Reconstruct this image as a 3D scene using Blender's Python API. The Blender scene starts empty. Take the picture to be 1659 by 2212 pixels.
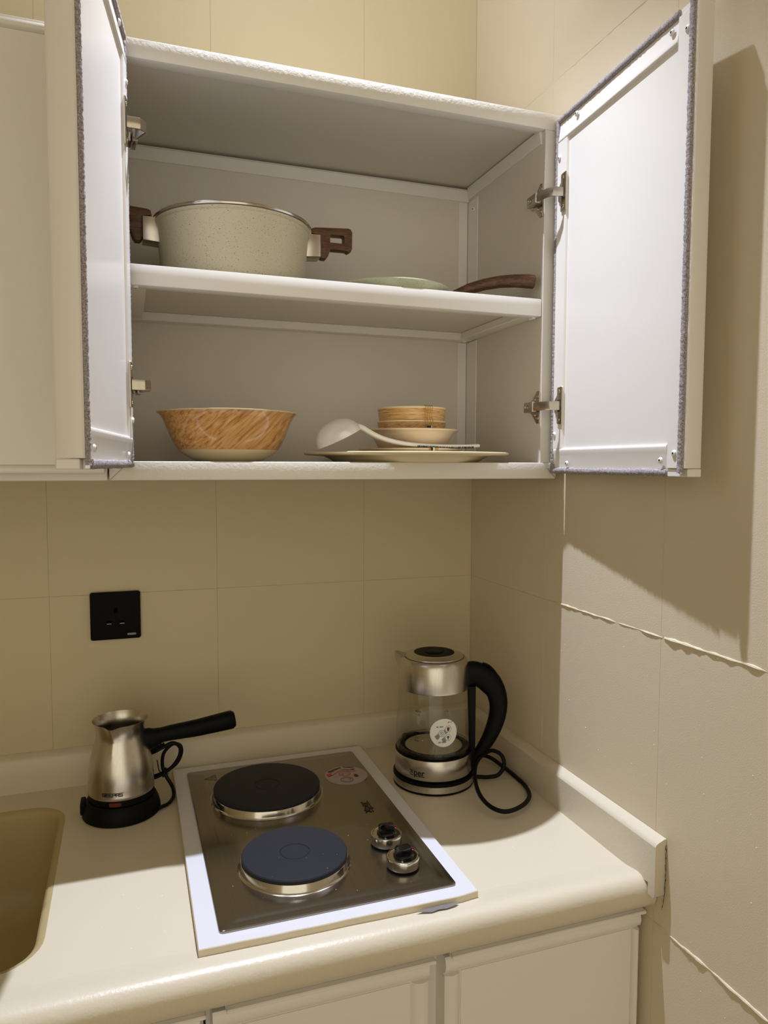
import bpy, bmesh, math, random
from mathutils import Vector, Matrix, noise
random.seed(7)
SC = bpy.context.scene
COL = SC.collection
PI = math.pi

# ------------------------------------------------------------------ camera
CAM_LOC = Vector((-0.6941, -1.4190, 0.5819))
YAW, PITCH, ROLL, FPX = 0.3361, -0.0657, 0.0028, 1588.345
cd = bpy.data.cameras.new('camera')
cam = bpy.data.objects.new('camera', cd)
COL.objects.link(cam)
fw = Vector((math.sin(YAW)*math.cos(PITCH), math.cos(YAW)*math.cos(PITCH), math.sin(PITCH)))
rt = Vector((math.cos(YAW), -math.sin(YAW), 0))
up = rt.cross(fw)
rt, up = rt*math.cos(ROLL)+up*math.sin(ROLL), up*math.cos(ROLL)-rt*math.sin(ROLL)
m = Matrix((rt, up, -fw)).transposed().to_4x4()
m.translation = CAM_LOC
cam.matrix_world = m
cd.sensor_fit = 'VERTICAL'
cd.sensor_height = 36.0
cd.sensor_width = 27.0
cd.lens = 36.0*FPX/2212.0
cd.clip_start = 0.02
SC.camera = cam

# ------------------------------------------------------------------ view, world, lights
SC.view_settings.view_transform = 'Standard'
SC.view_settings.look = 'None'
SC.view_settings.gamma = 1.0
SC.view_settings.use_curve_mapping = False
SC.view_settings.exposure = 0.0
w = bpy.data.worlds.new('world')
SC.world = w
w.use_nodes = True
w.node_tree.nodes['Background'].inputs[0].default_value = (1.16, 1.06, 0.82, 1)
w.node_tree.nodes['Background'].inputs[1].default_value = 0.98
LAMP = (-0.40, -0.364, 1.90)

def lamp(name, kind, loc, energy, color, rot=(0, 0, 0), **kw):
    d = bpy.data.lights.new(name, kind)
    d.energy = energy
    d.color = color
    for k, v in kw.items():
        setattr(d, k, v)
    o = bpy.data.objects.new(name, d)
    o.location = loc
    o.rotation_euler = rot
    COL.objects.link(o)
    return o

BEAM_AXIS = Vector((0.005, -0.09, -1.0))
lamp('downlight_beam', 'SPOT', LAMP, 164, (0.777, 0.848, 1.0), rot=BEAM_AXIS.to_track_quat('-Z', 'Y').to_euler(), spot_size=math.radians(66), spot_blend=1.0, shadow_soft_size=0.012)
lamp('downlight_spill', 'SPOT', LAMP, 5.3, (0.77, 0.82, 1.0), spot_size=math.radians(160), spot_blend=0.5, shadow_soft_size=0.02)

# ------------------------------------------------------------------ materials
def lin(c):
    return tuple(((x/255)/12.92 if x/255 <= 0.04045 else ((x/255+0.055)/1.055)**2.4) for x in c)

class NT:
    def __init__(s, name):
        s.m = bpy.data.materials.new(name)
        s.m.use_nodes = True
        s.t = s.m.node_tree
        s.b = s.t.nodes['Principled BSDF']
    def n(s, typ, **kw):
        q = s.t.nodes.new(typ)
        for k, v in kw.items():
            if k.startswith('i_'):
                q.inputs[k[2:].replace('_', ' ')].default_value = v
            else:
                setattr(q, k, v)
        return q
    def l(s, a, b):
        s.t.links.new(a, b)

def mat(name, rgb, rough=0.5, metal=0.0, spec=0.5, bump=None, mottle=None, coat=0.0):
    """rgb in sRGB 0-255; bump=(scale, strength, distance); mottle=(scale, amount)"""
    k = NT(name)
    c = lin(rgb)+(1,)
    k.b.inputs['Base Color'].default_value = c
    k.b.inputs['Roughness'].default_value = rough
    k.b.inputs['Metallic'].default_value = metal
    k.b.inputs['Specular IOR Level'].default_value = spec
    if coat:
        k.b.inputs['Coat Weight'].default_value = coat
        k.b.inputs['Coat Roughness'].default_value = 0.08
    if bump or mottle:
        tc = k.n('ShaderNodeTexCoord')
    if mottle:
        nz = k.n('ShaderNodeTexNoise', i_Scale=mottle[0], i_Detail=5.0)
        k.l(tc.outputs['Object'], nz.inputs['Vector'])
        rp = k.n('ShaderNodeValToRGB')
        rp.color_ramp.elements[0].position = 0.3
        rp.color_ramp.elements[1].position = 0.7
        a = mottle[1]
        rp.color_ramp.elements[0].color = tuple(x*(1-a) for x in c[:3])+(1,)
        rp.color_ramp.elements[1].color = tuple(min(1, x*(1+a)) for x in c[:3])+(1,)
        k.l(nz.outputs['Fac'], rp.inputs['Fac'])
        k.l(rp.outputs['Color'], k.b.inputs['Base Color'])
    if bump:
        nz = k.n('ShaderNodeTexNoise', i_Scale=bump[0], i_Detail=3.0)
        k.l(tc.outputs['Object'], nz.inputs['Vector'])
        bp = k.n('ShaderNodeBump', i_Strength=bump[1], i_Distance=bump[2])
        k.l(nz.outputs['Fac'], bp.inputs['Height'])
        k.l(bp.outputs['Normal'], k.b.inputs['Normal'])
    return k.m

def brushed(name, rgb, rough=0.28, axis=2, scale=420.0, strength=0.0, metal=1.0):
    """brushed metal: faint streaks of tone along one axis"""
    k = NT(name)
    c = lin(rgb)
    k.b.inputs['Metallic'].default_value = metal
    k.b.inputs['Roughness'].default_value = rough
    tc = k.n('ShaderNodeTexCoord')
    mp = k.n('ShaderNodeMapping')
    s = [scale]*3
    s[axis] = 4.0
    mp.inputs['Scale'].default_value = s
    k.l(tc.outputs['Object'], mp.inputs['Vector'])
    nz = k.n('ShaderNodeTexNoise', i_Scale=1.0, i_Detail=2.0)
    k.l(mp.outputs['Vector'], nz.inputs['Vector'])
    rp = k.n('ShaderNodeValToRGB')
    rp.color_ramp.elements[0].position = 0.3
    rp.color_ramp.elements[1].position = 0.7
    rp.color_ramp.elements[0].color = tuple(x*0.95 for x in c)+(1,)
    rp.color_ramp.elements[1].color = tuple(min(1, x*1.04) for x in c)+(1,)
    k.l(nz.outputs['Fac'], rp.inputs['Fac'])
    k.l(rp.outputs['Color'], k.b.inputs['Base Color'])
    return k.m

def wood(name, c_dark, c_mid, c_light, scale=(60, 60, 6), rot=(0, 0, 0), dist=4.0, rough=0.3, coat=0.0):
    k = NT(name)
    tc = k.n('ShaderNodeTexCoord')
    mp = k.n('ShaderNodeMapping')
    m0 = k.n('ShaderNodeMapping')
    m0.inputs['Rotation'].default_value = rot
    mp.inputs['Scale'].default_value = scale
    k.l(tc.outputs['Object'], m0.inputs['Vector'])
    k.l(m0.outputs['Vector'], mp.inputs['Vector'])
    wv = k.n('ShaderNodeTexNoise', i_Scale=1.0, i_Detail=7.0, i_Roughness=0.65, i_Distortion=dist)
    k.l(mp.outputs['Vector'], wv.inputs['Vector'])
    rp = k.n('ShaderNodeValToRGB')
    e = rp.color_ramp.elements
    e[0].position, e[0].color = 0.30, lin(c_dark)+(1,)
    e[1].position, e[1].color = 0.66, lin(c_light)+(1,)
    x = e.new(0.47)
    x.color = lin(c_mid)+(1,)
    k.l(wv.outputs['Fac'], rp.inputs['Fac'])
    k.l(rp.outputs['Color'], k.b.inputs['Base Color'])
    k.b.inputs['Roughness'].default_value = rough
    if coat:
        k.b.inputs['Coat Weight'].default_value = coat
        k.b.inputs['Coat Roughness'].default_value = 0.05
    return k.m

def speckled(name, rgb, dots, rough=0.45):
    k = NT(name)
    tc = k.n('ShaderNodeTexCoord')
    prev = None
    col = lin(rgb)+(1,)
    for sc, thr in ((230.0, 0.13), (560.0, 0.2)):
        vo = k.n('ShaderNodeTexVoronoi', i_Scale=sc)
        k.l(tc.outputs['Object'], vo.inputs['Vector'])
        wn = k.n('ShaderNodeMath', operation='LESS_THAN')
        wn.inputs[1].default_value = thr
        k.l(vo.outputs['Distance'], wn.inputs[0])
        sp = k.n('ShaderNodeSeparateColor')
        k.l(vo.outputs['Color'], sp.inputs[0])
        gt = k.n('ShaderNodeMath', operation='GREATER_THAN')
        gt.inputs[1].default_value = 0.55
        k.l(sp.outputs[0], gt.inputs[0])
        mu = k.n('ShaderNodeMath', operation='MULTIPLY')
        k.l(wn.outputs[0], mu.inputs[0])
        k.l(gt.outputs[0], mu.inputs[1])
        mx = k.n('ShaderNodeMix', data_type='RGBA')
        k.l(mu.outputs[0], mx.inputs['Factor'])
        if prev is None:
            mx.inputs['A'].default_value = col
        else:
            k.l(prev, mx.inputs['A'])
        mx.inputs['B'].default_value = lin(dots)+(1,)
        prev = mx.outputs['Result']
    k.l(prev, k.b.inputs['Base Color'])
    k.b.inputs['Roughness'].default_value = rough
    return k.m

def thin_glass(name, tint=(0.93, 0.94, 0.92)):
    k = NT(name)
    out = k.t.nodes['Material Output']
    tr = k.n('ShaderNodeBsdfTransparent')
    tr.inputs[0].default_value = tint+(1,)
    gl = k.n('ShaderNodeBsdfGlossy')
    gl.inputs['Roughness'].default_value = 0.02
    lw = k.n('ShaderNodeLayerWeight', i_Blend=0.5)
    pw = k.n('ShaderNodeMath', operation='POWER')
    pw.inputs[1].default_value = 4.0
    k.l(lw.outputs['Facing'], pw.inputs[0])
    fr = k.n('ShaderNodeMath', operation='MULTIPLY_ADD')
    fr.inputs[1].default_value = 0.55
    fr.inputs[2].default_value = 0.045
    k.l(pw.outputs[0], fr.inputs[0])
    mx = k.n('ShaderNodeMixShader')
    k.l(fr.outputs[0], mx.inputs[0])
    k.l(tr.outputs[0], mx.inputs[1])
    k.l(gl.outputs[0], mx.inputs[2])
    k.l(mx.outputs[0], out.inputs['Surface'])
    return k.m

def wall_paint(name, rgb, fine, coarse):
    """painted tile: orange peel relief in two sizes"""
    k = NT(name)
    k.b.inputs['Base Color'].default_value = lin(rgb)+(1,)
    k.b.inputs['Roughness'].default_value = 0.42
    k.b.inputs['Specular IOR Level'].default_value = 0.35
    tc = k.n('ShaderNodeTexCoord')
    n1 = k.n('ShaderNodeTexNoise', i_Scale=560.0, i_Detail=3.0)
    n2 = k.n('ShaderNodeTexNoise', i_Scale=26.0, i_Detail=2.0)
    for q in (n1, n2):
        k.l(tc.outputs['Object'], q.inputs['Vector'])
    b1 = k.n('ShaderNodeBump', i_Strength=fine, i_Distance=0.0006)
    b2 = k.n('ShaderNodeBump', i_Strength=coarse, i_Distance=0.004)
    k.l(n1.outputs['Fac'], b1.inputs['Height'])
    k.l(n2.outputs['Fac'], b2.inputs['Height'])
    k.l(b2.outputs['Normal'], b1.inputs['Normal'])
    k.l(b1.outputs['Normal'], k.b.inputs['Normal'])
    return k.m

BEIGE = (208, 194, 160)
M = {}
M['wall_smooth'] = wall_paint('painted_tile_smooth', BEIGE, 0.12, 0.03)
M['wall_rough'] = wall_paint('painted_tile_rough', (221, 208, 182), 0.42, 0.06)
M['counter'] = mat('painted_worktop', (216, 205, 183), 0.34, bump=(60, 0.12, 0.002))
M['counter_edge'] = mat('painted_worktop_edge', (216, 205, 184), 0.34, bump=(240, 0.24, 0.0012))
M['sink'] = mat('painted_sink_with_shade', (182, 164, 120), 0.45, spec=0.3)  # darker than the worktop paint: shade inside the basin is put into the colour
M['ceil'] = mat('ceiling_white', (225, 220, 208), 0.8)
M['floor'] = mat('floor_tile', (150, 135, 110), 0.6, mottle=(6, 0.1))
M['cab'] = mat('white_aluminium', (238, 233, 227), 0.30, bump=(14, 0.05, 0.002))
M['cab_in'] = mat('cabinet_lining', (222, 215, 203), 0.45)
M['cab_rough'] = mat('white_aluminium_runny_paint', (232, 227, 218), 0.3, bump=(260, 0.28, 0.0015))
M['seam'] = mat('dark_seam', (50, 42, 32), 0.8)
M['felt'] = mat('grey_felt', (160, 152, 153), 0.95, spec=0.1, mottle=(700, 0.55))
M['rivet'] = mat('painted_rivet', (236, 233, 228), 0.3)
M['nickel'] = brushed('hinge_nickel', (190, 180, 166), 0.22, strength=0.02)
M['steel'] = brushed('brushed_steel', (206, 200, 192), 0.27, axis=2)
M['steel_h'] = brushed('brushed_steel_level', (202, 197, 189), 0.28, axis=0, scale=200.0)
M['hob_steel'] = brushed('hob_steel', (150, 143, 132), 0.24, axis=1, strength=0.006)
M['chrome'] = mat('polished_steel', (205, 200, 192), 0.14, 1.0)
M['iron'] = mat('cast_iron_plate', (43, 44, 50), 0.48, spec=0.15, bump=(500, 0.1, 0.0005))
M['black'] = mat('black_plastic', (8, 8, 8), 0.55, spec=0.14)
M['black_gloss'] = mat('glossy_black_plastic', (5, 5, 6), 0.12, coat=0.2)
M['cord'] = mat('black_cord', (7, 7, 7), 0.45, spec=0.2)
M['socket'] = mat('matt_black_socket', (8, 8, 9), 0.6, spec=0.12)
M['slot'] = mat('socket_slot', (3, 3, 3), 0.8, spec=0.05)
M['slot_metal'] = mat('socket_contact', (150, 145, 135), 0.3, 1.0)
M['print'] = mat('black_print', (14, 13, 12), 0.5)
M['grey_print'] = mat('grey_print', (128, 126, 124), 0.5)
M['glass'] = thin_glass('kettle_glass')
M['red'] = mat('red_indicator', (92, 5, 9), 0.3)
M['board'] = mat('white_board_face', (220, 218, 224), 0.4)
M['board_edge'] = mat('painted_board_edge', (214, 202, 178), 0.45, bump=(120, 0.3, 0.002))
M['pot'] = speckled('cream_speckled_enamel', (212, 205, 180), (84, 66, 44))
M['pan'] = speckled('pale_green_speckled_enamel', (196, 199, 170), (92, 84, 60))
M['walnut'] = wood('walnut_handle', (44, 25, 14), (84, 52, 30), (114, 76, 48), scale=(40, 160, 260), dist=1.2, rough=0.42)
M['bowl_wood'] = wood('wood_pattern_bowl', (156, 90, 38), (216, 160, 94), (236, 194, 138), scale=(14, 120, 260), rot=(0.0, 0.75, 0.15), dist=0.35, rough=0.16, coat=0.4)
M['bowl_wood2'] = wood('wood_pattern_small_bowl', (138, 82, 40), (204, 156, 98), (226, 190, 138), scale=(60, 60, 420), rot=(0.05, 0.12, 0), dist=1.0, rough=0.25)
M['cream'] = mat('cream_melamine', (234, 218, 178), 0.25)
M['peach'] = mat('peach_melamine', (226, 202, 172), 0.28)
M['ladle'] = mat('white_melamine', (226, 220, 212), 0.18)
M['gold'] = mat('gold_elastic', (196, 152, 62), 0.35, 0.6)
M['label'] = mat('paper_label', (228, 226, 222), 0.5)
M['sticker'] = mat('sticker_pale', (172, 156, 160), 0.4)
M['sticker_red'] = mat('sticker_red', (176, 62, 52), 0.4)
M['sticker_dark'] = mat('sticker_dark', (52, 30, 30), 0.4)
M['sticker_tan'] = mat('sticker_tan', (196, 140, 96), 0.4)
M['sticker_blue'] = mat('sticker_violet', (72, 58, 84), 0.4)
M['smear'] = mat('grey_smear', (150, 148, 152), 0.3, 0.4, bump=(200, 0.6, 0.002))
M['clear'] = thin_glass('clear_ring', (0.8, 0.79, 0.76))

# ------------------------------------------------------------------ mesh helpers
ORIGIN = {}

def smooth(me, ang=35):
    for p in me.polygons:
        p.use_smooth = True
    try:
        me.set_sharp_from_angle(angle=math.radians(ang))
    except Exception:
        pass

def obj(name, bm, ms, parent=None, ang=35, mtx=None, recalc=True):
    """bm holds world coordinates (after mtx); the origin of the root thing is taken off"""
    if mtx is not None:
        bm.transform(mtx)
    o0 = ORIGIN.get(parent.name, Vector()) if parent else Vector()
    if o0.length:
        bmesh.ops.translate(bm, verts=bm.verts, vec=-o0)
    if recalc:
        bmesh.ops.recalc_face_normals(bm, faces=bm.faces)
    me = bpy.data.meshes.new(name)
    bm.to_mesh(me)
    bm.free()
    for mm in (ms if isinstance(ms, (list, tuple)) else [ms]):
        me.materials.append(mm)
    smooth(me, ang)
    o = bpy.data.objects.new(name, me)
    COL.objects.link(o)
    if parent:
        o.parent = parent
        ORIGIN[o.name] = o0
    return o

def tag(o, label, cat, group=None):
    o['label'] = label
    o['category'] = cat
    if group:
        o['group'] = group
    return o

def struct(o):
    o['kind'] = 'structure'
    return o

def thing(name, label, cat, loc, group=None):
    o = bpy.data.objects.new(name, None)
    o.empty_display_size = 0.02
    COL.objects.link(o)
    o.location = loc
    ORIGIN[o.name] = Vector(loc)
    return tag(o, label, cat, group)

def copy_at(src, loc, rot=None, parent=None):
    o = src.copy()
    COL.objects.link(o)
    o.parent = parent if parent else src.parent
    o.location = loc
    if rot is not None:
        o.rotation_euler = rot
    return o

def B():
    return bmesh.new()

def box(bm, x0, x1, y0, y1, z0, z1, bev=0.0, seg=1, mi=0):
    r = bmesh.ops.create_cube(bm, size=1.0)
    vs = r['verts']
    for v in vs:
        v.co = Vector(((x0+x1)/2+v.co.x*(x1-x0), (y0+y1)/2+v.co.y*(y1-y0), (z0+z1)/2+v.co.z*(z1-z0)))
    fs = {f for v in vs for f in v.link_faces}
    for f in fs:
        f.material_index = mi
    if bev:
        es = {e for v in vs for e in v.link_edges}
        rr = bmesh.ops.bevel(bm, geom=list(es), offset=bev, segments=seg, affect='EDGES', profile=0.5)
        for f in rr['faces']:
            f.material_index = mi
    return bm

def lathe(bm, prof, c=(0, 0, 0), n=64, mfun=None, cap0=True, cap1=True):
    rings = []
    for r, z in prof:
        if r < 1e-6:
            rings.append([bm.verts.new((c[0], c[1], c[2]+z))])
        else:
            rings.append([bm.verts.new((c[0]+r*math.cos(2*PI*i/n), c[1]+r*math.sin(2*PI*i/n), c[2]+z)) for i in range(n)])
    for k in range(len(rings)-1):
        a, b = rings[k], rings[k+1]
        for i in range(n):
            j = (i+1) % n
            if len(a) == 1 and len(b) == 1:
                continue
            if len(a) == 1:
                f = bm.faces.new((a[0], b[j], b[i]))
            elif len(b) == 1:
                f = bm.faces.new((a[i], a[j], b[0]))
            else:
                f = bm.faces.new((a[i], a[j], b[j], b[i]))
            if mfun:
                f.material_index = mfun(k)
    return bm

def ring_frames(pts):
    pts = [Vector(p) for p in pts]
    ts = []
    for i in range(len(pts)):
        a = pts[max(0, i-1)]
        b = pts[min(len(pts)-1, i+1)]
        ts.append((b-a).normalized())
    u = ts[0].orthogonal().normalized()
    fr = []
    for i, t in enumerate(ts):
        u = (u - t*u.dot(t)).normalized()
        fr.append((pts[i], u.copy(), t.cross(u)))
    return fr

def tube(bm, pts, r, n=10, jitter=0.0):
    rs = r if isinstance(r, (list, tuple)) else [r]*len(pts)
    prev = None
    first = None
    for (p, u, v), rr in zip(ring_frames(pts), rs):
        ring = []
        for i in range(n):
            a = 2*PI*i/n
            q = rr*(1+random.uniform(-jitter, jitter))
            ring.append(bm.verts.new(p+u*math.cos(a)*q+v*math.sin(a)*q))
        if prev:
            for i in range(n):
                j = (i+1) % n
                bm.faces.new((prev[i], prev[j], ring[j], ring[i]))
        else:
            first = ring
        prev = ring
    bm.faces.new(first[::-1])
    bm.faces.new(prev)
    return bm

def spline(pts, k=6):
    pts = [Vector(p) for p in pts]
    out = []
    n = len(pts)
    for i in range(n-1):
        p0, p1, p2, p3 = pts[max(0, i-1)], pts[i], pts[i+1], pts[min(n-1, i+2)]
        for j in range(k):
            t = j/k
            out.append(0.5*((2*p1)+(-p0+p2)*t+(2*p0-5*p1+4*p2-p3)*t*t+(-p0+3*p1-3*p2+p3)*t**3))
    out.append(pts[-1])
    return out

def prism(bm, poly, O, X, Y, N, d0, d1, bev=0.0, seg=2, mi=0):
    """2D polygon poly in the plane O + x X + y Y, from N*d0 to N*d1"""
    O, X, Y, N = Vector(O), Vector(X), Vector(Y), Vector(N)
    v0 = [bm.verts.new(O+X*a+Y*b+N*d0) for a, b in poly]
    v1 = [bm.verts.new(O+X*a+Y*b+N*d1) for a, b in poly]
    n = len(poly)
    fs = [bm.faces.new(v0[::-1]), bm.faces.new(v1)]
    for i in range(n):
        j = (i+1) % n
        fs.append(bm.faces.new((v0[i], v0[j], v1[j], v1[i])))
    for f in fs:
        f.material_index = mi
    bmesh.ops.recalc_face_normals(bm, faces=fs)
    if bev:
        es = list({e for f in fs[:2] for e in f.edges})
        rr = bmesh.ops.bevel(bm, geom=es, offset=bev, segments=seg, affect='EDGES', profile=0.5)
        for f in rr['faces']:
            f.material_index = mi
    return bm

def prism_hole(bm, outer, inner, O, X, Y, N, d0, d1, bev):
    O, X, Y, N = Vector(O), Vector(X), Vector(Y), Vector(N)
    es = []
    for loop in (outer, inner):
        vs = [bm.verts.new(O+X*a+Y*b+N*d0) for a, b in loop]
        es += [bm.edges.new((vs[i], vs[(i+1) % len(vs)])) for i in range(len(vs))]
    r = bmesh.ops.triangle_fill(bm, use_beauty=True, edges=es)
    fs = [g for g in r['geom'] if isinstance(g, bmesh.types.BMFace)]
    ex = bmesh.ops.extrude_face_region(bm, geom=fs)
    vs = [g for g in ex['geom'] if isinstance(g, bmesh.types.BMVert)]
    bmesh.ops.translate(bm, verts=vs, vec=N*(d1-d0))
    bmesh.ops.recalc_face_normals(bm, faces=bm.faces)
    rim = [e for e in bm.edges if len(e.link_faces) == 2 and e.calc_face_angle() > 1.2]
    Nn = N.normalized()
    rim = [e for e in rim if abs((e.verts[0].co-e.verts[1].co).dot(Nn)) < 1e-6]
    bmesh.ops.bevel(bm, geom=rim, offset=bev, segments=2, affect='EDGES', profile=0.5)
    return bm

def sweep(bm, cen, a, b, N, n=16, power=2.0):
    """loft of superellipses: half height a in the plane, half width b along N"""
    N = Vector(N).normalized()
    cen = [Vector(c) for c in cen]
    prev = None
    first = None
    for i, c in enumerate(cen):
        t = (cen[min(len(cen)-1, i+1)]-cen[max(0, i-1)]).normalized()
        q = t.cross(N).normalized()
        ring = []
        for k in range(n):
            th = 2*PI*k/n
            cs, sn = math.cos(th), math.sin(th)
            e = 2.0/power
            ring.append(bm.verts.new(c+q*a[i]*math.copysign(abs(cs)**e, cs)+N*b[i]*math.copysign(abs(sn)**e, sn)))
        if prev:
            for k in range(n):
                j = (k+1) % n
                bm.faces.new((prev[k], prev[j], ring[j], ring[k]))
        else:
            first = ring
        prev = ring
    bm.faces.new(first[::-1])
    bm.faces.new(prev)
    return bm

def rrect(x0, x1, y0, y1, r, k=6):
    out = []
    for cx, cy, a0 in ((x1-r, y1-r, 0), (x0+r, y1-r, PI/2), (x0+r, y0+r, PI), (x1-r, y0+r, 1.5*PI)):
        for i in range(k+1):
            a = a0+PI/2*i/k
            out.append((cx+r*math.cos(a), cy+r*math.sin(a)))
    return out

def loft(bm, rings, cap0=True, cap1=True, mis=None):
    rv = [[bm.verts.new(p) for p in r] for r in rings]
    n = len(rv[0])
    for k in range(len(rv)-1):
        for i in range(n):
            j = (i+1) % n
            f = bm.faces.new((rv[k][i], rv[k][j], rv[k+1][j], rv[k+1][i]))
            if mis:
                f.material_index = mis[k]
    if cap0:
        bm.faces.new(rv[0][::-1])
    if cap1:
        f = bm.faces.new(rv[-1])
        if mis:
            f.material_index = mis[-1]
    return rv

def text_bm(body, size, ext=0.0003, shear=0.0, off=0.0, spacing=1.0):
    cu = bpy.data.curves.new('lettering', 'FONT')
    cu.body = body
    cu.size = size
    cu.extrude = ext
    cu.shear = shear
    cu.offset = off
    cu.space_character = spacing
    cu.align_x = 'CENTER'
    cu.align_y = 'CENTER'
    o = bpy.data.objects.new('lettering', cu)
    COL.objects.link(o)
    dg = bpy.context.evaluated_depsgraph_get()
    me = bpy.data.meshes.new_from_object(o.evaluated_get(dg))
    bm = bmesh.new()
    bm.from_mesh(me)
    bpy.data.objects.remove(o)
    bpy.data.curves.remove(cu)
    bpy.data.meshes.remove(me)
    return bm

def wrap(bm, c, rfun, z0, phi0, facing, right):
    """flat x,y,z -> on the lathe about c"""
    facing, right = Vector(facing), Vector(right)
    for v in bm.verts:
        z = z0+v.co.y
        R = rfun(z)
        ph = phi0+v.co.x/R
        q = (facing*math.cos(ph)+right*math.sin(ph))*(R+v.co.z)
        v.co = Vector((c[0]+q.x, c[1]+q.y, c[2]+z))
    return bm

def pinterp(prof):
    def f(z):
        for (r0, z0), (r1, z1) in zip(prof, prof[1:]):
            if min(z0, z1) <= z <= max(z0, z1) and abs(z1-z0) > 1e-9:
                return r0+(r1-r0)*(z-z0)/(z1-z0)
        return prof[0][0] if z < prof[0][1] else prof[-1][0]
    return f

def disc(bm, cx, cy, rx, ry, z0, z1, n=40, mi=0, rot=0.0):
    pts = []
    for i in range(n):
        a = 2*PI*i/n
        x, y = rx*math.cos(a), ry*math.sin(a)
        pts.append((cx+x*math.cos(rot)-y*math.sin(rot), cy+x*math.sin(rot)+y*math.cos(rot)))
    return prism(bm, pts, (0, 0, 0), (1, 0, 0), (0, 1, 0), (0, 0, 1), z0, z1, mi=mi)

def annulus(bm, cx, cy, r0, r1, z0, z1, n=40, a0=0.0, a1=2*PI, mi=0, sy=1.0):
    for i in range(n):
        t0 = a0+(a1-a0)*i/n
        t1 = a0+(a1-a0)*(i+1)/n
        vs = []
        for z in (z0, z1):
            for r, t in ((r0, t0), (r1, t0), (r1, t1), (r0, t1)):
                vs.append(bm.verts.new((cx+r*math.cos(t), cy+sy*r*math.sin(t), z)))
        fs = [bm.faces.new((vs[4], vs[5], vs[6], vs[7])), bm.faces.new((vs[1], vs[2], vs[6], vs[5])), bm.faces.new((vs[3], vs[0], vs[4], vs[7]))]
        for f in fs:
            f.material_index = mi
    return bm

# ------------------------------------------------------------------ room shell
FZ, CZ = -0.88, 1.955
bm = B(); box(bm, -2.6, 0.2, -3.2, 0.2, FZ-0.05, FZ); struct(obj('floor', bm, M['floor']))
bm = B(); box(bm, -2.6, 0.2, -3.2, 0.2, CZ, CZ+0.05); struct(obj('ceiling', bm, M['ceil']))
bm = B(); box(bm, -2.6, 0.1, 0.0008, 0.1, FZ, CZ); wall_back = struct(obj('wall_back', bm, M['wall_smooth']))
bm = B(); box(bm, 0.0008, 0.1, -3.2, 0.0008, FZ, CZ); wall_right = struct(obj('wall_right', bm, M['wall_rough']))
bm = B(); box(bm, -2.6, -2.5, -3.2, 0.0, FZ, CZ); struct(obj('wall_left', bm, M['wall_smooth']))

def tiles(parent, us, zs, side, ms):
    cache = {}
    for i in range(len(us)-1):
        for j in range(len(zs)-1):
            du, dz = abs(us[i+1]-us[i])-0.0003, zs[j+1]-zs[j]-0.0003
            key = (round(du, 4), round(dz, 4))
            cu, cz = (us[i]+us[i+1])/2, (zs[j]+zs[j+1])/2
            off = random.uniform(-0.0001, 0.0)
            loc = (cu, off, cz) if side == 'back' else (off, cu, cz)
            if key in cache:
                copy_at(cache[key], loc, parent=parent)
            else:
                bm = B()
                if side == 'back':
                    box(bm, -du/2, du/2, 0, 0.00075, -dz/2, dz/2, 0.00022)
                else:
                    box(bm, 0, 0.00075, -du/2, du/2, -dz/2, dz/2, 0.00022)
                t = obj('tile', bm, ms)
                t.parent = parent
                t.location = loc
                cache[key] = t

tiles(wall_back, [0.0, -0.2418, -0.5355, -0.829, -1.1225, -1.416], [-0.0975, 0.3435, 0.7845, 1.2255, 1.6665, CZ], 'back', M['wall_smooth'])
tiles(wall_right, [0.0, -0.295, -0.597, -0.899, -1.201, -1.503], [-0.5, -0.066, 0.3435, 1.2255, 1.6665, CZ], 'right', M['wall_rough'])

def grout_bead(y0, y1, z, r):
    bm = B()
    n = int(abs(y1-y0)/0.004)
    pts = [(0.0002, y0+(y1-y0)*i/n, z+0.0011*noise.noise((i*0.13, z*7, 0))) for i in range(n+1)]
    rs = [max(0.0003, r*(0.85+1.1*noise.noise((i*0.21, 3.1, z)))) for i in range(n+1)]
    tube(bm, pts, rs, 8, 0.12)
    obj('grout_line', bm, M['wall_rough'], wall_right)

grout_bead(-0.325, -0.60, 0.3435, 0.0017)
grout_bead(-0.604, -1.2, 0.3432, 0.0023)
grout_bead(-0.60, -1.2, -0.066, 0.0023)
grout_bead(-0.25, -0.9, 1.2255, 0.0011)
bm = B()
random.seed(5)
for i in range(70):
    y, z = random.uniform(-1.0, -0.34), random.uniform(-0.25, 0.34)
    r = random.uniform(0.0004, 0.0010)
    lathe(bm, [(r, -0.0002), (r*0.75, r*0.6), (0.0, r*0.9)], (0, 0, 0), 7)
    for v in bm.verts:
        if not v.tag:
            v.co = Vector((-v.co.z, y+v.co.x, z+v.co.y)); v.tag = True
d = obj('paint_drip', bm, M['cab'], wall_right); d['kind'] = 'stuff'

# ------------------------------------------------------------------ worktop with sink and upstand
WT = thing('worktop', 'cream painted worktop with rounded front edge, upstand and moulded sink', 'worktop', (-0.95, -0.3, -0.045))
prof = [(-0.548, 0.0), (-0.560, 0.0008), (-0.572, 0.0028), (-0.583, 0.0042), (-0.592, 0.0030), (-0.599, -0.0018), (-0.6035, -0.009),
        (-0.605, -0.018), (-0.604, -0.030), (-0.6005, -0.0385), (-0.594, -0.0425), (-0.578, -0.0425)]
SX0, SX1, SY0, SY1 = -1.36, -0.812, -0.510, -0.098
bm = B()
outer = [(-1.9, 0.0), (-1.9, -0.548), (-0.0012, -0.548), (-0.0012, 0.0)]
hole = rrect(SX0-0.012, SX1+0.012, SY0-0.012, SY1+0.012, 0.058, 8)
ov = [bm.verts.new((x, y, 0)) for x, y in outer]
hv = [bm.verts.new((x, y, 0)) for x, y in hole]
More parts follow.
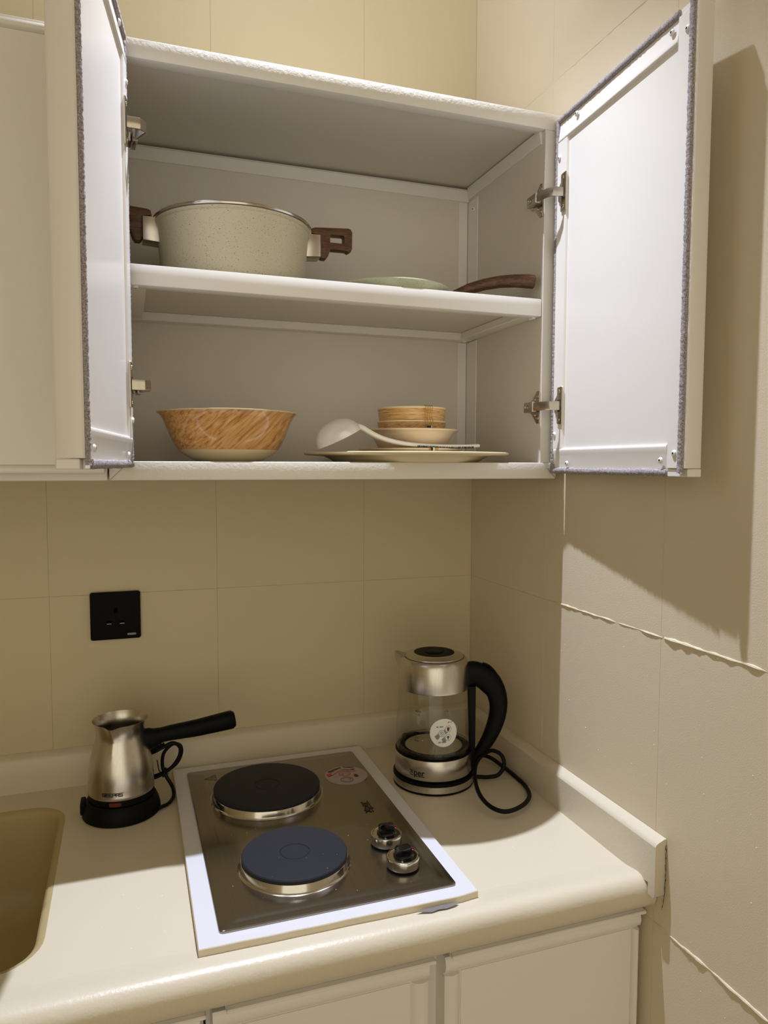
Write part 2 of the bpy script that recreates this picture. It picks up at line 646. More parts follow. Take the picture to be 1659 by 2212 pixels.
es = [bm.edges.new((ov[i], ov[(i+1) % 4])) for i in range(4)]
es += [bm.edges.new((hv[i], hv[(i+1) % len(hv)])) for i in range(len(hv))]
bmesh.ops.triangle_fill(bm, use_beauty=True, use_dissolve=False, edges=es)
bm.faces.ensure_lookup_table()
obj('worktop_slab', bm, M['counter'], WT)
bm = B()
n = 150
rows = []
for i in range(n+1):
    x = -1.9+(1.8988)*i/n
    row = []
    for k, (y, z) in enumerate(prof):
        s = 0.0 if k in (0, len(prof)-1) else 0.0009*noise.noise((x*13, k*0.35, 0))
        row.append(bm.verts.new((x, y+s, z+s*0.5)))
    rows.append(row)
for a, b in zip(rows, rows[1:]):
    for k in range(len(prof)-1):
        bm.faces.new((a[k], a[k+1], b[k+1], b[k]))
bm.faces.new(rows[-1])
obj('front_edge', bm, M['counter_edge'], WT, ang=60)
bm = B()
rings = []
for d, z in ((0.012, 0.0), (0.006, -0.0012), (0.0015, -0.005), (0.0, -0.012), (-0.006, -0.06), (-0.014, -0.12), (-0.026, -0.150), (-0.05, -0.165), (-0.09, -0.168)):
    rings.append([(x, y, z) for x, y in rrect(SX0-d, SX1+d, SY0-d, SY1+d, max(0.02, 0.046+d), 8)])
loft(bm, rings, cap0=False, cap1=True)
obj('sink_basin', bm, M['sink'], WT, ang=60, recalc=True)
# upstands
up_prof = [(0.0, 0.0), (-0.018, 0.0), (-0.018, 0.0565), (-0.0165, 0.0595), (-0.0135, 0.0618), (-0.0035, 0.0655), (0.0, 0.0662)]
bm = B()
prism(bm, [(y-0.0006, z) for y, z in up_prof], (-1.9, 0, 0), (0, 1, 0), (0, 0, 1), (1, 0, 0), 0.0, 1.8985)
obj('upstand', bm, M['counter'], WT, ang=50)
bm = B()
prism(bm, [(-0.0186, 0.0), (-0.0186, 0.0562), (-0.6200, 0.0562), (-0.6200, -0.0135), (-0.6170, -0.0165), (-0.6062, -0.0165), (-0.6062, 0.0)], (-0.0006, 0, 0), (0, 1, 0), (0, 0, 1), (-1, 0, 0), 0.0, 0.018)
prism(bm, [(-0.0006, 0.0562), (-0.0186, 0.0562), (-0.0172, 0.0592), (-0.0140, 0.0616), (-0.0045, 0.0655), (-0.0006, 0.0662)], (0, -0.0186, 0), (1, 0, 0), (0, 0, 1), (0, -1, 0), 0.0, 0.6014)
obj('upstand', bm, M['counter_edge'], WT, ang=50)
# cracked joint at the end of the upstand, and paint drips
bm = B()
pts = []
for i in range(60):
    t = i/59
    pts.append((-0.0016-0.006*max(0, t-0.75)-0.0016*abs(noise.noise((t*9, 0.3, 0))), -0.6214+0.014*max(0, t-0.72)+0.0010*noise.noise((t*14, 5.1, 0)), 0.058-0.094*t))
tube(bm, pts, [0.0005*(0.4+1.6*abs(noise.noise((i*0.4, 2.2, 0)))) for i in range(60)], 6)
obj('crack', bm, M['seam'], WT)
bm = B()
random.seed(11)
for x, y in [(-0.69, -0.44), (-0.66, -0.50), (-0.71, -0.40), (-0.735, -0.465), (-0.22, -0.40), (-0.15, -0.46), (-0.10, -0.49), (-0.245, -0.44), (-0.70, -0.52), (-0.66, -0.42)]:
    r = random.uniform(0.0006, 0.0013)
    lathe(bm, [(r, 0.0), (r*0.8, r*0.35), (0.0, r*0.5)], (x, y, 0.0), 8)
d = obj('paint_drip', bm, M['cab'], WT); d['kind'] = 'stuff'
# bare grey smear by the board corner
bm = B()
pts = [(-0.353, -0.5735), (-0.343, -0.5705), (-0.330, -0.5695), (-0.318, -0.5690), (-0.306, -0.5690), (-0.295, -0.5700), (-0.2925, -0.5725), (-0.300, -0.5765), (-0.312, -0.5785), (-0.323, -0.5775), (-0.334, -0.5795), (-0.343, -0.5765)]
v0 = [bm.verts.new((x, y, 0.0055-0.0012*((y+0.5755)/0.006)**2*0.3+(0.0003 if i % 2 else 0))) for i, (x, y) in enumerate(pts)]
vc = bm.verts.new((-0.32, -0.5735, 0.0056))
for i in range(len(v0)):
    bm.faces.new((v0[i], v0[(i+1) % len(v0)], vc))
obj('paint_smear', bm, M['smear'], WT)['label'] = 'bare grey smear in front of the board'

# ------------------------------------------------------------------ base cabinets
def base_unit(x0, x1, d0, d1, wr, label, hollow=False):
    t = thing('base_cabinet', label, 'cabinet', ((x0+x1)/2, -0.3, FZ), 'base cabinets under the worktop')
    bm = B()
    if hollow:      # the sink hangs inside
        box(bm, x0, x1, -0.548, -0.530, FZ, -0.0435)
        box(bm, x1-0.018, x1, -0.530, -0.02, FZ, -0.0435)
        box(bm, x0, x1-0.018, -0.530, -0.02, FZ, FZ+0.1)
    else:
        box(bm, x0, x1, -0.548, -0.02, FZ+0.0, -0.0435)
    obj('carcass', bm, M['cab'], t)
    bm = B(); box(bm, x0+0.02, x1-0.0, -0.588, -0.5785, -0.0605, -0.0555, 0.0012)
    box(bm, x0+0.02, x1, -0.5785, -0.5482, -0.0605, -0.0440)
    obj('top_rail', bm, M['cab'], t)
    zt, zb = -0.0625, FZ+0.06
    bm = B(); box(bm, d0, d1, -0.572, -0.5485, zb, zt)
    dr = obj('door', bm, M['cab'], t)
    # four rounded frame members and the inset panel
    wf = 0.024
    def member(wf, vert):
        b = B()
        pr = [(0.0, 0.0), (0.0, 0.004), (0.003, 0.0065), (wf*0.45, 0.0085), (wf*0.8, 0.006), (wf*0.92, 0.002), (wf, 0.0)]
        if vert == 'top':
            prism(b, [(-q, p) for q, p in pr], (d0, -0.572, zt), (0, 0, 1), (0, -1, 0), (1, 0, 0), 0.0, d1-d0)
        elif vert == 'left':
            prism(b, pr, (d0, -0.572, zb), (1, 0, 0), (0, -1, 0), (0, 0, 1), 0.0, zt-zb-0.0248)
        else:
            prism(b, [(-q, p) for q, p in pr], (d1, -0.572, zb), (1, 0, 0), (0, -1, 0), (0, 0, 1), 0.0, zt-zb-0.0248)
        return b
    obj('rail', member(wf, 'top'), M['cab'], dr, ang=50)
    obj('stile', member(wf, 'left'), M['cab'], dr, ang=50)
    obj('stile', member(wr, 'right'), M['cab'], dr, ang=50)
    bm = B(); box(bm, d0+wf+0.0012, d1-wr-0.0012, -0.5738, -0.5721, zb, zt-wf-0.0012, 0.0003)
    obj('panel', bm, M['cab'], dr)
    return t

base_unit(-0.3275, -0.0035, -0.3137, -0.0065, 0.011, 'white metal base cabinet at the right end, under the worktop by the wall')
base_unit(-0.6165, -0.3300, -0.6115, -0.3362, 0.024, 'white metal base cabinet under the hob, middle one of three')
base_unit(-1.20, -0.6195, -1.196, -0.6260, 0.024, 'white metal base cabinet under the sink, cut by the left edge', True)

# ------------------------------------------------------------------ open wall cabinet
CX0, CX1, CY, CYB, CB, CT = -0.717, -0.0175, -0.352, -0.0015, 0.5578, 1.1445
WC = thing('upper_cabinet', 'open white metal wall cabinet holding pots and wood-patterned bowls', 'cabinet', (-0.374, -0.2, CB))
FLZ, CLZ, BKY, SR, SL = 0.5838, 1.1205, -0.0693, -0.0472, -0.690
bm = B(); box(bm, CX0, CX1, CY+0.004, CYB, CLZ+0.004, CT, 0.0008); obj('top_panel', bm, M['cab_in'], WC)
bm = B(); box(bm, CX0, CX1, CY, CY+0.022, CLZ-0.001, CT+0.0004, 0.0016, 2)
obj('top_front_rail', bm, M['cab_rough'], WC)
bm = B(); box(bm, CX0, CX1, CY+0.004, CYB, CB+0.002, FLZ, 0.0008); obj('bottom_panel', bm, M['cab_in'], WC)
bm = B(); box(bm, CX0, CX1, CY, CY+0.022, CB, FLZ+0.0004, 0.0016, 2)
obj('bottom_front_rail', bm, M['cab_rough'], WC)
for x0, x1 in ((CX0, SL), (SR, CX1)):
    bm = B(); box(bm, x0, x1, CY+0.001, CYB, FLZ+0.0004, CLZ-0.001, 0.0006); obj('side_panel', bm, M['cab_in'], WC)
bm = B(); box(bm, SL, SR, BKY, CYB, FLZ+0.0004, CLZ, 0.0); obj('back_panel', bm, M['cab_in'], WC)
# frame members inside
bm = B(); box(bm, SL, SR, BKY-0.0022, BKY, 1.0955, 1.1175, 0.0008); obj('back_rail', bm, M['cab'], WC)
for z0, z1 in ((0.855, 1.094), (FLZ+0.001, 0.822)):
    bm = B(); box(bm, SR-0.0022, SR, -0.113, BKY-0.001, z0, z1, 0.0008); obj('corner_post', bm, M['cab'], WC)
    bm = B(); box(bm, SR-0.022, SR-0.003, BKY-0.0018, BKY, z0, z1, 0.0007); obj('corner_post', bm, M['cab'], WC)
bm = B()
prism(bm, [(0, 0), (-0.0045, 0.0), (-0.0045, -0.004), (-0.002, -0.022), (0, -0.022)], (SR, CY+0.012, CLZ+0.002), (1, 0, 0), (0, 0, 1), (0, 1, 0), 0.0, 0.268)
obj('side_rail', bm, M['cab'], WC)
# shelf
ST, SB = 0.8430, 0.8250
bm = B(); box(bm, SL+0.0003, SR-0.0003, CY+0.004, BKY, ST-0.0055, ST); shelf = obj('shelf', bm, M['cab_in'], WC)
bm = B(); box(bm, SL+0.0003, SR-0.0006, CY+0.0028, CY+0.0275, SB-0.002, 0.8516, 0.0022, 2)
obj('shelf_front_rail', bm, M['cab'], shelf)
bm = B(); box(bm, SL+0.0003, SR-0.0003, BKY-0.026, BKY-0.0002, SB-0.002, ST-0.0056, 0.0012); obj('shelf_back_rail', bm, M['cab'], shelf)
for a, b in ((SL+0.0003, SL+0.026), (SR-0.026, SR-0.0003)):
    bm = B(); box(bm, a, b, CY+0.0277, BKY-0.0262, SB-0.001, ST-0.0056, 0.0012); obj('shelf_side_rail', bm, M['cab'], shelf)

def rivet_bm(r=0.0042, h=0.0026):
    b = B()
    lathe(b, [(r, 0), (r*0.98, h*0.35), (r*0.8, h*0.75), (r*0.42, h), (r*0.36, h*0.98), (r*0.3, h*0.45), (0, h*0.4)], n=14, mfun=lambda k: 1 if k >= 4 else 0)
    return b
rv0 = None
def rivet(parent, pos, nrm, s=1.0):
    """pos, nrm in world"""
    global rv0
    root_o = ORIGIN[parent.name]
    q = Vector((0, 0, 1)).rotation_difference(Vector(nrm)).to_euler()
    if rv0 is None:
        rv0 = obj('rivet', rivet_bm(), [M['rivet'], M['seam']])
        rv0.parent = parent
        o = rv0
    else:
        o = rv0.copy(); COL.objects.link(o); o.parent = parent
    o.location = Vector(pos)-root_o
    o.rotation_euler = q
    o.scale = (s, s, s)
    return o
for p, nr in (((-0.0550, -0.335, SB-0.002), (0, 0, -1)), ((-0.0550, -0.327, SB-0.002), (0, 0, -1)), ((SL+0.012, CY+0.012, SB-0.002), (0, 0, -1)), ((SR-0.013, -0.083, SB-0.002), (0, 0, -1))):
    rivet(shelf, p, nr)
rivet(WC, (SR-0.0022, -0.096, 1.075), (-1, 0, 0))
# hairline mitre seams at the bottom corners
for xs, sg in ((CX1-0.0008, -1), (CX0+0.0008, 1)):
    bm = B()
    prism(bm, [(0, 0), (0.0006, 0), (sg*0.0165+0.0006, 0.0165), (sg*0.0165, 0.0165)], (xs, CY-0.0001, CB+0.0008), (1, 0, 0), (0, 0, 1), (0, -1, 0), 0.0, 0.0002)
    obj('mitre_seam', bm, M['seam'], WC)

# felt pile strip in a door frame (u, v, w)
def felt(parent, mtx, u0, v0, u1, v1, wid, h, w0):
    b = B()
    L = math.hypot(u1-u0, v1-v0)
    n = max(8, int(L/0.0016))
    tx, ty = (u1-u0)/L, (v1-v0)/L
    nx, ny = -ty, tx
    rows = []
    sec = [(-0.5, 0.0), (-0.5, 0.55), (-0.33, 0.92), (0.0, 1.0), (0.33, 0.92), (0.5, 0.55), (0.5, 0.0)]
    for i in range(n+1):
        t = L*i/n
        wob = 0.0006*noise.noise((t*14, u0*9, v0*5))
        row = []
        for s, q in sec:
            jx = random.uniform(-1, 1)*0.00045
            jh = random.uniform(-1, 1)*0.0006 if q > 0 else 0
            a = s*wid+wob+jx
            row.append(b.verts.new((u0+tx*t+nx*a, v0+ty*t+ny*a, w0-(q*h+jh))))
        rows.append(row)
    for r0, r1 in zip(rows, rows[1:]):
        for k in range(len(sec)-1):
            b.faces.new((r0[k], r0[k+1], r1[k+1], r1[k]))
    b.faces.new(rows[0]); b.faces.new(rows[-1])
    # loose fibres
    for i in range(int(L/0.0011)):
        t = random.uniform(0, L)
        a = random.uniform(-0.5, 0.5)*wid
        p = Vector((u0+tx*t+nx*a, v0+ty*t+ny*a, w0-h*0.8))
        dv = Vector((random.uniform(-1, 1), random.uniform(-1, 1), -random.uniform(0.2, 1.0))).normalized()*random.uniform(0.0009, 0.0019)
        sd = Vector((random.uniform(-1, 1), random.uniform(-1, 1), random.uniform(-1, 1))).normalized()*0.00011
        vs = [b.verts.new(p-sd), b.verts.new(p+sd), b.verts.new(p+dv)]
        b.faces.new(vs)
    return obj('felt_strip', b, M['felt'], parent, ang=180, mtx=mtx, recalc=False)

def frame_prof(wf):
    return [(0.0, 0.0), (0.0, 0.0012), (wf*0.35, 0.0024), (wf*0.7, 0.0038), (wf-0.004, 0.0048), (wf-0.0012, 0.0046), (wf, 0.0030), (wf, 0.0)]

def cabinet_door(h, ang, side, z0, DW, DH, TH, bot_felt_to):
    """side=+1: hinge at right of the opening. local u: hinge to free edge, v: up, w: outward from the inner face"""
    a = math.radians(ang)
    Du = Vector((-math.sin(a), -math.cos(a), 0))
    Dw = Vector((math.cos(a), -math.sin(a), 0))*side if side > 0 else Vector((-math.cos(a), math.sin(a), 0))
    mtx = Matrix(((Du.x, 0, Dw.x, h[0]), (Du.y, 0, Dw.y, h[1]), (0, 1, 0, z0), (0, 0, 0, 1)))
    b = B()
    # outer tray: face sheet plus returned edges with a rounded free edge
    pr = [(0.0, 0.0055), (0.0, TH), (DW-0.006, TH), (DW-0.002, TH-0.001), (DW, TH-0.004), (DW, 0.0015), (DW-0.0015, 0.0), (DW-0.012, 0.0), (DW-0.012, 0.0055)]
    prism(b, pr, (0, 0.0105, 0), (1, 0, 0), (0, 0, 1), (0, 1, 0), 0.0, DH-0.0205)
    box(b, 0.0, DW-0.0008, 0.0, 0.0098, 0.0045, TH-0.0005, 0.001)
    box(b, 0.0, DW-0.0008, DH-0.0098, DH, 0.0045, TH-0.0005, 0.001)
    d = obj('door', b, M['cab'], WC, mtx=mtx)
    b = B(); box(b, 0.0405, 0.307, 0.038, DH-0.040, 0.0042, 0.0054)
    obj('inner_panel', b, M['cab'], d, mtx=mtx)
    wf = 0.031
    for vv, sg in ((0.0098, 1), (DH-0.0098, -1)):
        b = B()
        prism(b, [(sg*q, p) for q, p in frame_prof(wf)], (0, vv, 0.0054), (0, 1, 0), (0, 0, -1), (1, 0, 0), 0.0402 if False else 0.012, 0.3035)
        obj('rail', b, M['cab'], d, ang=50, mtx=mtx)
    b = B()
    prism(b, [(0.0105, 0), (0.0105, 0.0045), (0.0385, 0.0045), (0.0408, 0.0008), (0.0408, 0)], (0, 0, 0.0054), (1, 0, 0), (0, 0, -1), (0, 1, 0), 0.0402, DH-0.0402)
    obj('stile', b, M['cab'], d, mtx=mtx)
    b = B(); box(b, 0.3045, DW-0.0121, 0.0102, DH-0.0102, 0.0008, 0.0054, 0.0008)
    obj('stile', b, M['cab'], d, mtx=mtx)
    b = B(); box(b, 0.305, DW-0.013, 0.0002, 0.0096, 0.0022, 0.0044, 0.0006)
    obj('corner_block', b, M['cab'], d, mtx=mtx)
    # felt
    felt(d, mtx, 0.0052, 0.0, 0.0052, DH, 0.0095, 0.0042, 0.0055)
    felt(d, mtx, 0.010, 0.0048, bot_felt_to, 0.0048, 0.0092, 0.0042, 0.0044)
    felt(d, mtx, 0.010, DH-0.0048, 0.304, DH-0.0048, 0.0092, 0.0042, 0.0044)
    felt(d, mtx, DW-0.0082, 0.004, DW-0.0082, DH-0.002, 0.0085, 0.0042, 0.0002)
    nrm = -Dw
    for u, v, ww in ((0.3194, 0.029, 0.0008), (0.2932, 0.0204, 0.0008), (0.0574, 0.0165, 0.001), (0.0155, 0.0635, 0.0009), (0.2933, DH-0.022, 0.0008), (0.3225, DH-0.033, 0.0008), (0.0676, DH-0.0185, 0.001), (0.0166, DH-0.065, 0.0009)):
        rivet(d, mtx @ Vector((u, v, ww)), nrm)
    # hinges
    for vc in (0.109, 0.4435):
        poly = [(0.0415, -0.029), (0.0405, -0.0300), (0.0275, -0.0295), (0.0255, -0.0275), (0.0255, -0.017), (0.0175, -0.0095), (0.0175, 0.0095), (0.0255, 0.017), (0.0255, 0.0275), (0.0275, 0.0295), (0.0405, 0.0300), (0.0415, 0.029)]
        b = B()
        prism(b, poly, (0, vc, 0.0009), (1, 0, 0), (0, 1, 0), (0, 0, -1), 0.0, 0.0026, bev=0.0008)
        hg = obj('hinge', b, M['nickel'], WC, mtx=mtx)
        for s in (-1, 1):
            b = B()
            lathe(b, [(0.0032, 0.0), (0.0030, 0.0009), (0.0018, 0.0013), (0.0, 0.0008)], n=14)
            for v in b.verts:
                v.co = Vector((0.0325+v.co.x, vc+s*0.0225+v.co.y, -0.0017-v.co.z))
            obj('screw', b, M['chrome'], hg, mtx=mtx)
        b = B(); box(b, 0.0285, 0.0385, vc-0.0098, vc+0.0098, -0.0022, -0.0014, 0.0003)
        obj('cup_recess', b, M['seam'], hg, mtx=mtx)
        # arm in plan, world coordinates, mirrored for the left door
        zc = z0+vc
        xs = SR if side > 0 else SL
        sx = -side
        P0 = mtx @ Vector((0.0345, 0, -0.0005))
        P1 = mtx @ Vector((0.0310, 0, -0.0175))
        P2 = mtx @ Vector((0.0220, 0, -0.0230))
        P3 = Vector((xs+sx*0.0150, CY-0.002, 0))
        P4 = Vector((xs+sx*0.0135, CY+0.006, 0))
        P5 = Vector((xs+sx*0.0120, CY+0.030, 0))
        def strip(pts, hh, th):
            bb = B()
            pts = [Vector((p.x, p.y, 0)) for p in pts]
            L, R = [], []
            for i, p in enumerate(pts):
                t = (pts[min(len(pts)-1, i+1)]-pts[max(0, i-1)]).normalized()
                nn = Vector((-t.y, t.x, 0))
                L.append((p+nn*th/2).xy); R.append((p-nn*th/2).xy)
            prism(bb, [tuple(q) for q in L+R[::-1]], (0, 0, zc), (1, 0, 0), (0, 1, 0), (0, 0, 1), -hh, hh, bev=0.0008)
            return bb
        obj('hinge_arm', strip([P0, P1, P2, P3], 0.0072, 0.0030), M['nickel'], hg)
        obj('hinge_arm', strip([P3, P4, P5], 0.0082, 0.0065), M['nickel'], hg)
        b = B()
        poly = [(0.004, -0.026), (0.012, -0.027), (0.030, -0.009), (0.040, -0.0075), (0.040, 0.0075), (0.030, 0.009), (0.012, 0.027), (0.004, 0.026)]
        prism(b, poly, (xs+sx*0.0002, CY-0.001, zc), (0, 1, 0), (0, 0, 1), (sx, 0, 0), 0.0, 0.0022, bev=0.0006)
        box(b, *sorted((xs+sx*0.0002, xs+sx*0.0095)), CY+0.006, CY+0.030, zc-0.006, zc+0.006, 0.0006)
        obj('mounting_plate', b, M['nickel'], hg)
        q = Vector((0, 0, 1)).rotation_difference(Vector((sx, 0, 0))).to_matrix().to_4x4()
        for yy, zz, rr, xx in ((0.0095, 0.018, 0.0036, 0.0022), (0.0095, -0.018, 0.0036, 0.0022), (0.0165, 0.0125, 0.0024, 0.0022), (0.0165, -0.0125, 0.0024, 0.0022), (0.021, 0.0, 0.0042, 0.0164)):
            c = B(); lathe(c, [(rr, 0.0), (rr*0.95, 0.001), (rr*0.6, 0.0016), (rr*0.4, 0.0008), (0.0, 0.0008)], n=12)
            obj('screw', c, M['chrome'], hg, mtx=Matrix.Translation((xs+sx*xx, CY-0.001+yy, zc+zz)) @ q)
    return d

cabinet_door((-0.0330, -0.3553), 3.7, 1, 0.5666, 0.342, 0.5665, 0.0245, 0.304)
cabinet_door((-0.6827, -0.3553), 8.0, -1, 0.5757, 0.342, 0.5655, 0.0260, 0.298)

# ------------------------------------------------------------------ closed wall cabinet at the left
WL = thing('upper_cabinet', 'closed white metal wall cabinet at the left, partly hidden by the open door', 'cabinet', (-1.02, -0.2, CB))
bm = B(); box(bm, -1.36, CX0-0.0022, CY, CYB, CB, CT, 0.001); obj('carcass', bm, M['cab'], WL)
yf = -0.380
bm = B(); box(bm, -1.0385, -0.7225, yf+0.006, CY-0.0015, 0.5674, 1.1280, 0.001); d = obj('door', bm, M['cab'], WL)
bm = B(); box(bm, -1.3595, -1.0405, yf+0.006, CY-0.0015, 0.5674, 1.1280, 0.001); d2 = obj('door', bm, M['cab'], WL)
for dd, a, b_ in ((d, -1.0385, -0.7225), (d2, -1.3595, -1.0405)):
    fp = [(0.0, 0.0), (0.0, 0.003), (0.002, 0.0052), (0.006, 0.006), (0.0095, 0.0045), (0.0115, 0.0)]
    for z, sg in ((0.5674, 1), (1.1280, -1)):
        bm = B(); prism(bm, [(sg*q, p) for q, p in fp], (a, yf+0.006, z), (0, 0, 1), (0, -1, 0), (1, 0, 0), 0.0, b_-a)
        obj('rail', bm, M['cab'], dd, ang=60)
    for x, sg in ((a, 1), (b_, -1)):
        bm = B(); prism(bm, [(sg*q, p) for q, p in fp], (x, yf+0.006, 0.5785), (1, 0, 0), (0, -1, 0), (0, 0, 1), 0.0, 1.1163-0.5785)
        obj('stile', bm, M['cab'], dd, ang=60)
    bm = B(); box(bm, a+0.012, b_-0.012, yf+0.0045, yf+0.0061, 0.579, 1.1159, 0.0004); obj('panel', bm, M['cab'], dd)

# ------------------------------------------------------------------ socket
SK = thing('power_socket', 'matt black square three-pin socket on the beige wall', 'socket', (-0.7185, 0, 0.2605))
bm = B()
prism(bm, rrect(-0.0432, 0.0432, 0.0, 0.0870, 0.004, 4), (-0.7185, 0, 0.2605), (1, 0, 0), (0, 0, 1), (0, -1, 0), 0.0004, 0.0085, bev=0.0012)
obj('faceplate', bm, M['socket'], SK)
bm = B()
for x, z, sx_, sz_ in ((0.0005, 0.0532, 0.0032, 0.0046), (-0.0112, 0.0318, 0.0042, 0.0028), (0.0112, 0.0318, 0.0042, 0.0028)):
    box(bm, -0.7185+x-sx_, -0.7185+x+sx_, -0.0089, -0.0083, 0.2605+z-sz_, 0.2605+z+sz_)
obj('pin_hole', bm, M['slot'], SK)
bm = B()
for x in (-0.0112, 0.0112):
    box(bm, -0.7185+x-0.0038, -0.7185+x+0.0038, -0.0092, -0.0086, 0.2605+0.0288, 0.2605+0.0297)
obj('contact', bm, M['slot_metal'], SK)
bm = B()
prism(bm, rrect(-0.0078, 0.0078, -0.0019, 0.0019, 0.0018, 4), (-0.6912, 0, 0.2690), (1, 0, 0), (0, 0, 1), (0, -1, 0), 0.0083, 0.0089)
obj('badge', bm, M['grey_print'], SK)['label'] = 'small pale badge in the lower right corner'

# ------------------------------------------------------------------ hob on its board
HB = thing('mounting_board', 'white board with painted edges lying on the worktop under the hob', 'board', (-0.441, -0.297, 0.0))
bm = B()
bz = 0.0114
w_, l_ = 0.365, 0.5392
ring = []
N_ = 60
for i in range(N_):
    ring.append((w_*i/N_, 0.0))
for i in range(N_):
    ring.append((w_, -l_*i/N_))
for i in range(N_):
    t = i/N_
    ring.append((w_*(1-t), -l_+0.0012*noise.noise((t*9, 1.7, 0))+(0.003*max(0, 1-t*14))))
for i in range(N_):
    ring.append((0.0, -l_*(1-i/N_)))
cr, sr = math.cos(-0.0029), math.sin(-0.0029)
def bd(x, y, z, dx=0.0):
    return (-0.6239+cr*x-sr*y, -0.0275+sr*x+cr*y, z)
cxm, cym = w_/2, -l_/2
loft(bm, [[bd(x, y, 0.0003) for x, y in ring], [bd(x, y, bz-0.001) for x, y in ring], [bd(cxm+(x-cxm)*0.996, cym+(y-cym)*0.997, bz) for x, y in ring], [bd(cxm+(x-cxm)*0.99, cym+(y-cym)*0.993, bz) for x, y in ring]], mis=[0, 0, 1, 1])
obj('board', bm, [M['board_edge'], M['board']], HB)

HX, HY, HW, HL, HR = -0.4415, -0.3010, 0.3165, 0.4885, 0.004
HO = thing('electric_hob', 'brushed steel electric hob with two black hotplates on a white board', 'hob', (HX, HY, bz))
hm = Matrix.Translation((HX, HY, 0)) @ Matrix.Rotation(HR, 4, 'Z')
hz = bz+0.0052
bm = B()
rings = []
for d_, z in ((0.0, bz+0.0003), (0.0, bz+0.0022), (-0.0006, bz+0.0030), (-0.0022, bz+0.0034), (-0.0105, bz+0.0034), (-0.0135, bz+0.0040), (-0.018, hz-0.0004), (-0.022, hz)):
    rings.append([(x, y, z) for x, y in rrect(-HW/2-d_, HW/2+d_, -HL/2-d_, HL/2+d_, 0.006 if d_ > -0.01 else 0.009, 5)])
loft(bm, rings)
obj('steel_plate', bm, M['hob_steel'], HO, mtx=hm)

def hotplate(cx, cy, R, rim, label):
    b = B()
    lathe(b, [(rim+0.0035, 0.0), (rim+0.0015, 0.0010), (rim+0.0004, 0.0030), (rim, 0.0105), (rim-0.0008, 0.0118), (R-0.002, 0.0118)], (cx, cy, hz), 96)
    hp = obj('hotplate', b, M['chrome'], HO)
    hp['label'] = label
    b = B()
    lathe(b, [(R, 0.0110), (R, 0.0155), (R-0.0012, 0.0172), (R-0.004, 0.0178), (0.0215, 0.0175), (0.0209, 0.0165), (0.0199, 0.0165), (0.0193, 0.0172), (0.0, 0.0170)], (cx, cy, hz), 96)
    obj('iron_disc', b, M['iron'], hp)
hotplate(-0.4775, -0.1965, 0.0900, 0.0915, 'larger hotplate at the back')
hotplate(-0.4800, -0.4270, 0.0745, 0.0765, 'smaller hotplate at the front')

def knob(cx, cy, lab):
    b = B(); lathe(b, [(0.0226, 0.0), (0.0226, 0.0032), (0.0, 0.0032)], (cx, cy, hz), 48)
    k = obj('knob', b, M['black'], HO); k['label'] = lab
    b = B(); lathe(b, [(0.0228, 0.0030), (0.0232, 0.0036), (0.0232, 0.0150), (0.0228, 0.0162), (0.0216, 0.0168), (0.0195, 0.0168), (0.0190, 0.0163), (0.0, 0.0163)], (cx, cy, hz), 64)
    obj('bezel', b, M['chrome'], k)
    b = B(); annulus(b, cx, cy, 0.0150, 0.0192, hz+0.0163, hz+0.0169, 32, -1.9, 1.3)
    for i in range(6):
        a = 2.05+i*0.19
        box(b, cx+0.0205*math.cos(a)-0.0005, cx+0.0205*math.cos(a)+0.0005, cy+0.0205*math.sin(a)-0.0009, cy+0.0205*math.sin(a)+0.0009, hz+0.0166, hz+0.0170)
    obj('scale_print', b, M['black_gloss'], k)
    b = B(); lathe(b, [(0.0140, 0.0160), (0.0140, 0.0178), (0.0130, 0.0192), (0.0105, 0.0200), (0.0, 0.0204)], (cx, cy, hz), 48)
    # grip across the dial
    poly = rrect(-0.0118, 0.0118, 0.0, 0.0145, 0.0042, 5)
    prism(b, poly, (cx, cy, hz+0.0170), (0.998, -0.06, 0), (0, 0, 1), (0.06, 0.998, 0), -0.0036, 0.0036, bev=0.0012, seg=2)
    obj('dial', b, M['black_gloss'], k)
    b = B(); lathe(b, [(0.0024, 0.0), (0.0024, 0.003), (0.0015, 0.0042), (0.0, 0.0045)], (cx+0.0196, cy+0.0120, hz+0.0140), 16)
    obj('indicator_lamp', b, M['red'], k)['label'] = 'small red indicator lamp'
knob(-0.3395, -0.4180, 'control knob for the back hotplate')
knob(-0.3380, -0.4850, 'control knob for the front hotplate')

# print on the hob: round sticker, logo, warning triangle
sx0, sy0, SRAD = -0.3285, -0.1685, 0.0385
bm = B(); disc(bm, sx0, sy0, SRAD, SRAD*1.03, hz+0.0001, hz+0.0005, 56)
st = obj('sticker', bm, M['sticker'], HO)
st['label'] = 'round pale sticker with badges and food print'
bm = B()
z0_, z1_ = hz+0.0005, hz+0.0007
annulus(bm, sx0-0.001, sy0+0.007, 0.0095, 0.0110, z0_, z1_, 36, mi=0, sy=1.0)
annulus(bm, sx0-0.001, sy0+0.007, 0.0066, 0.0072, z0_, z1_, 30, mi=0)
disc(bm, sx0-0.0045, sy0+0.007, 0.0018, 0.0018, z0_, z1_, 14, 0)
annulus(bm, sx0-0.004, sy0-0.0185, 0.0102, 0.0116, z0_, z1_, 36, mi=1)
annulus(bm, sx0-0.004, sy0-0.0185, 0.0072, 0.0078, z0_, z1_, 30, mi=1)
annulus(bm, sx0+0.0185, sy0-0.006, 0.0072, 0.0088, z0_, z1_, 30, mi=2)
disc(bm, sx0+0.0165, sy0-0.007, 0.0040, 0.0066, z0_, z1_, 18, 3)
box(bm, sx0+0.000, sx0+0.0055, sy0+0.0095, sy0+0.0102, z0_, z1_, 0, 1, 0)
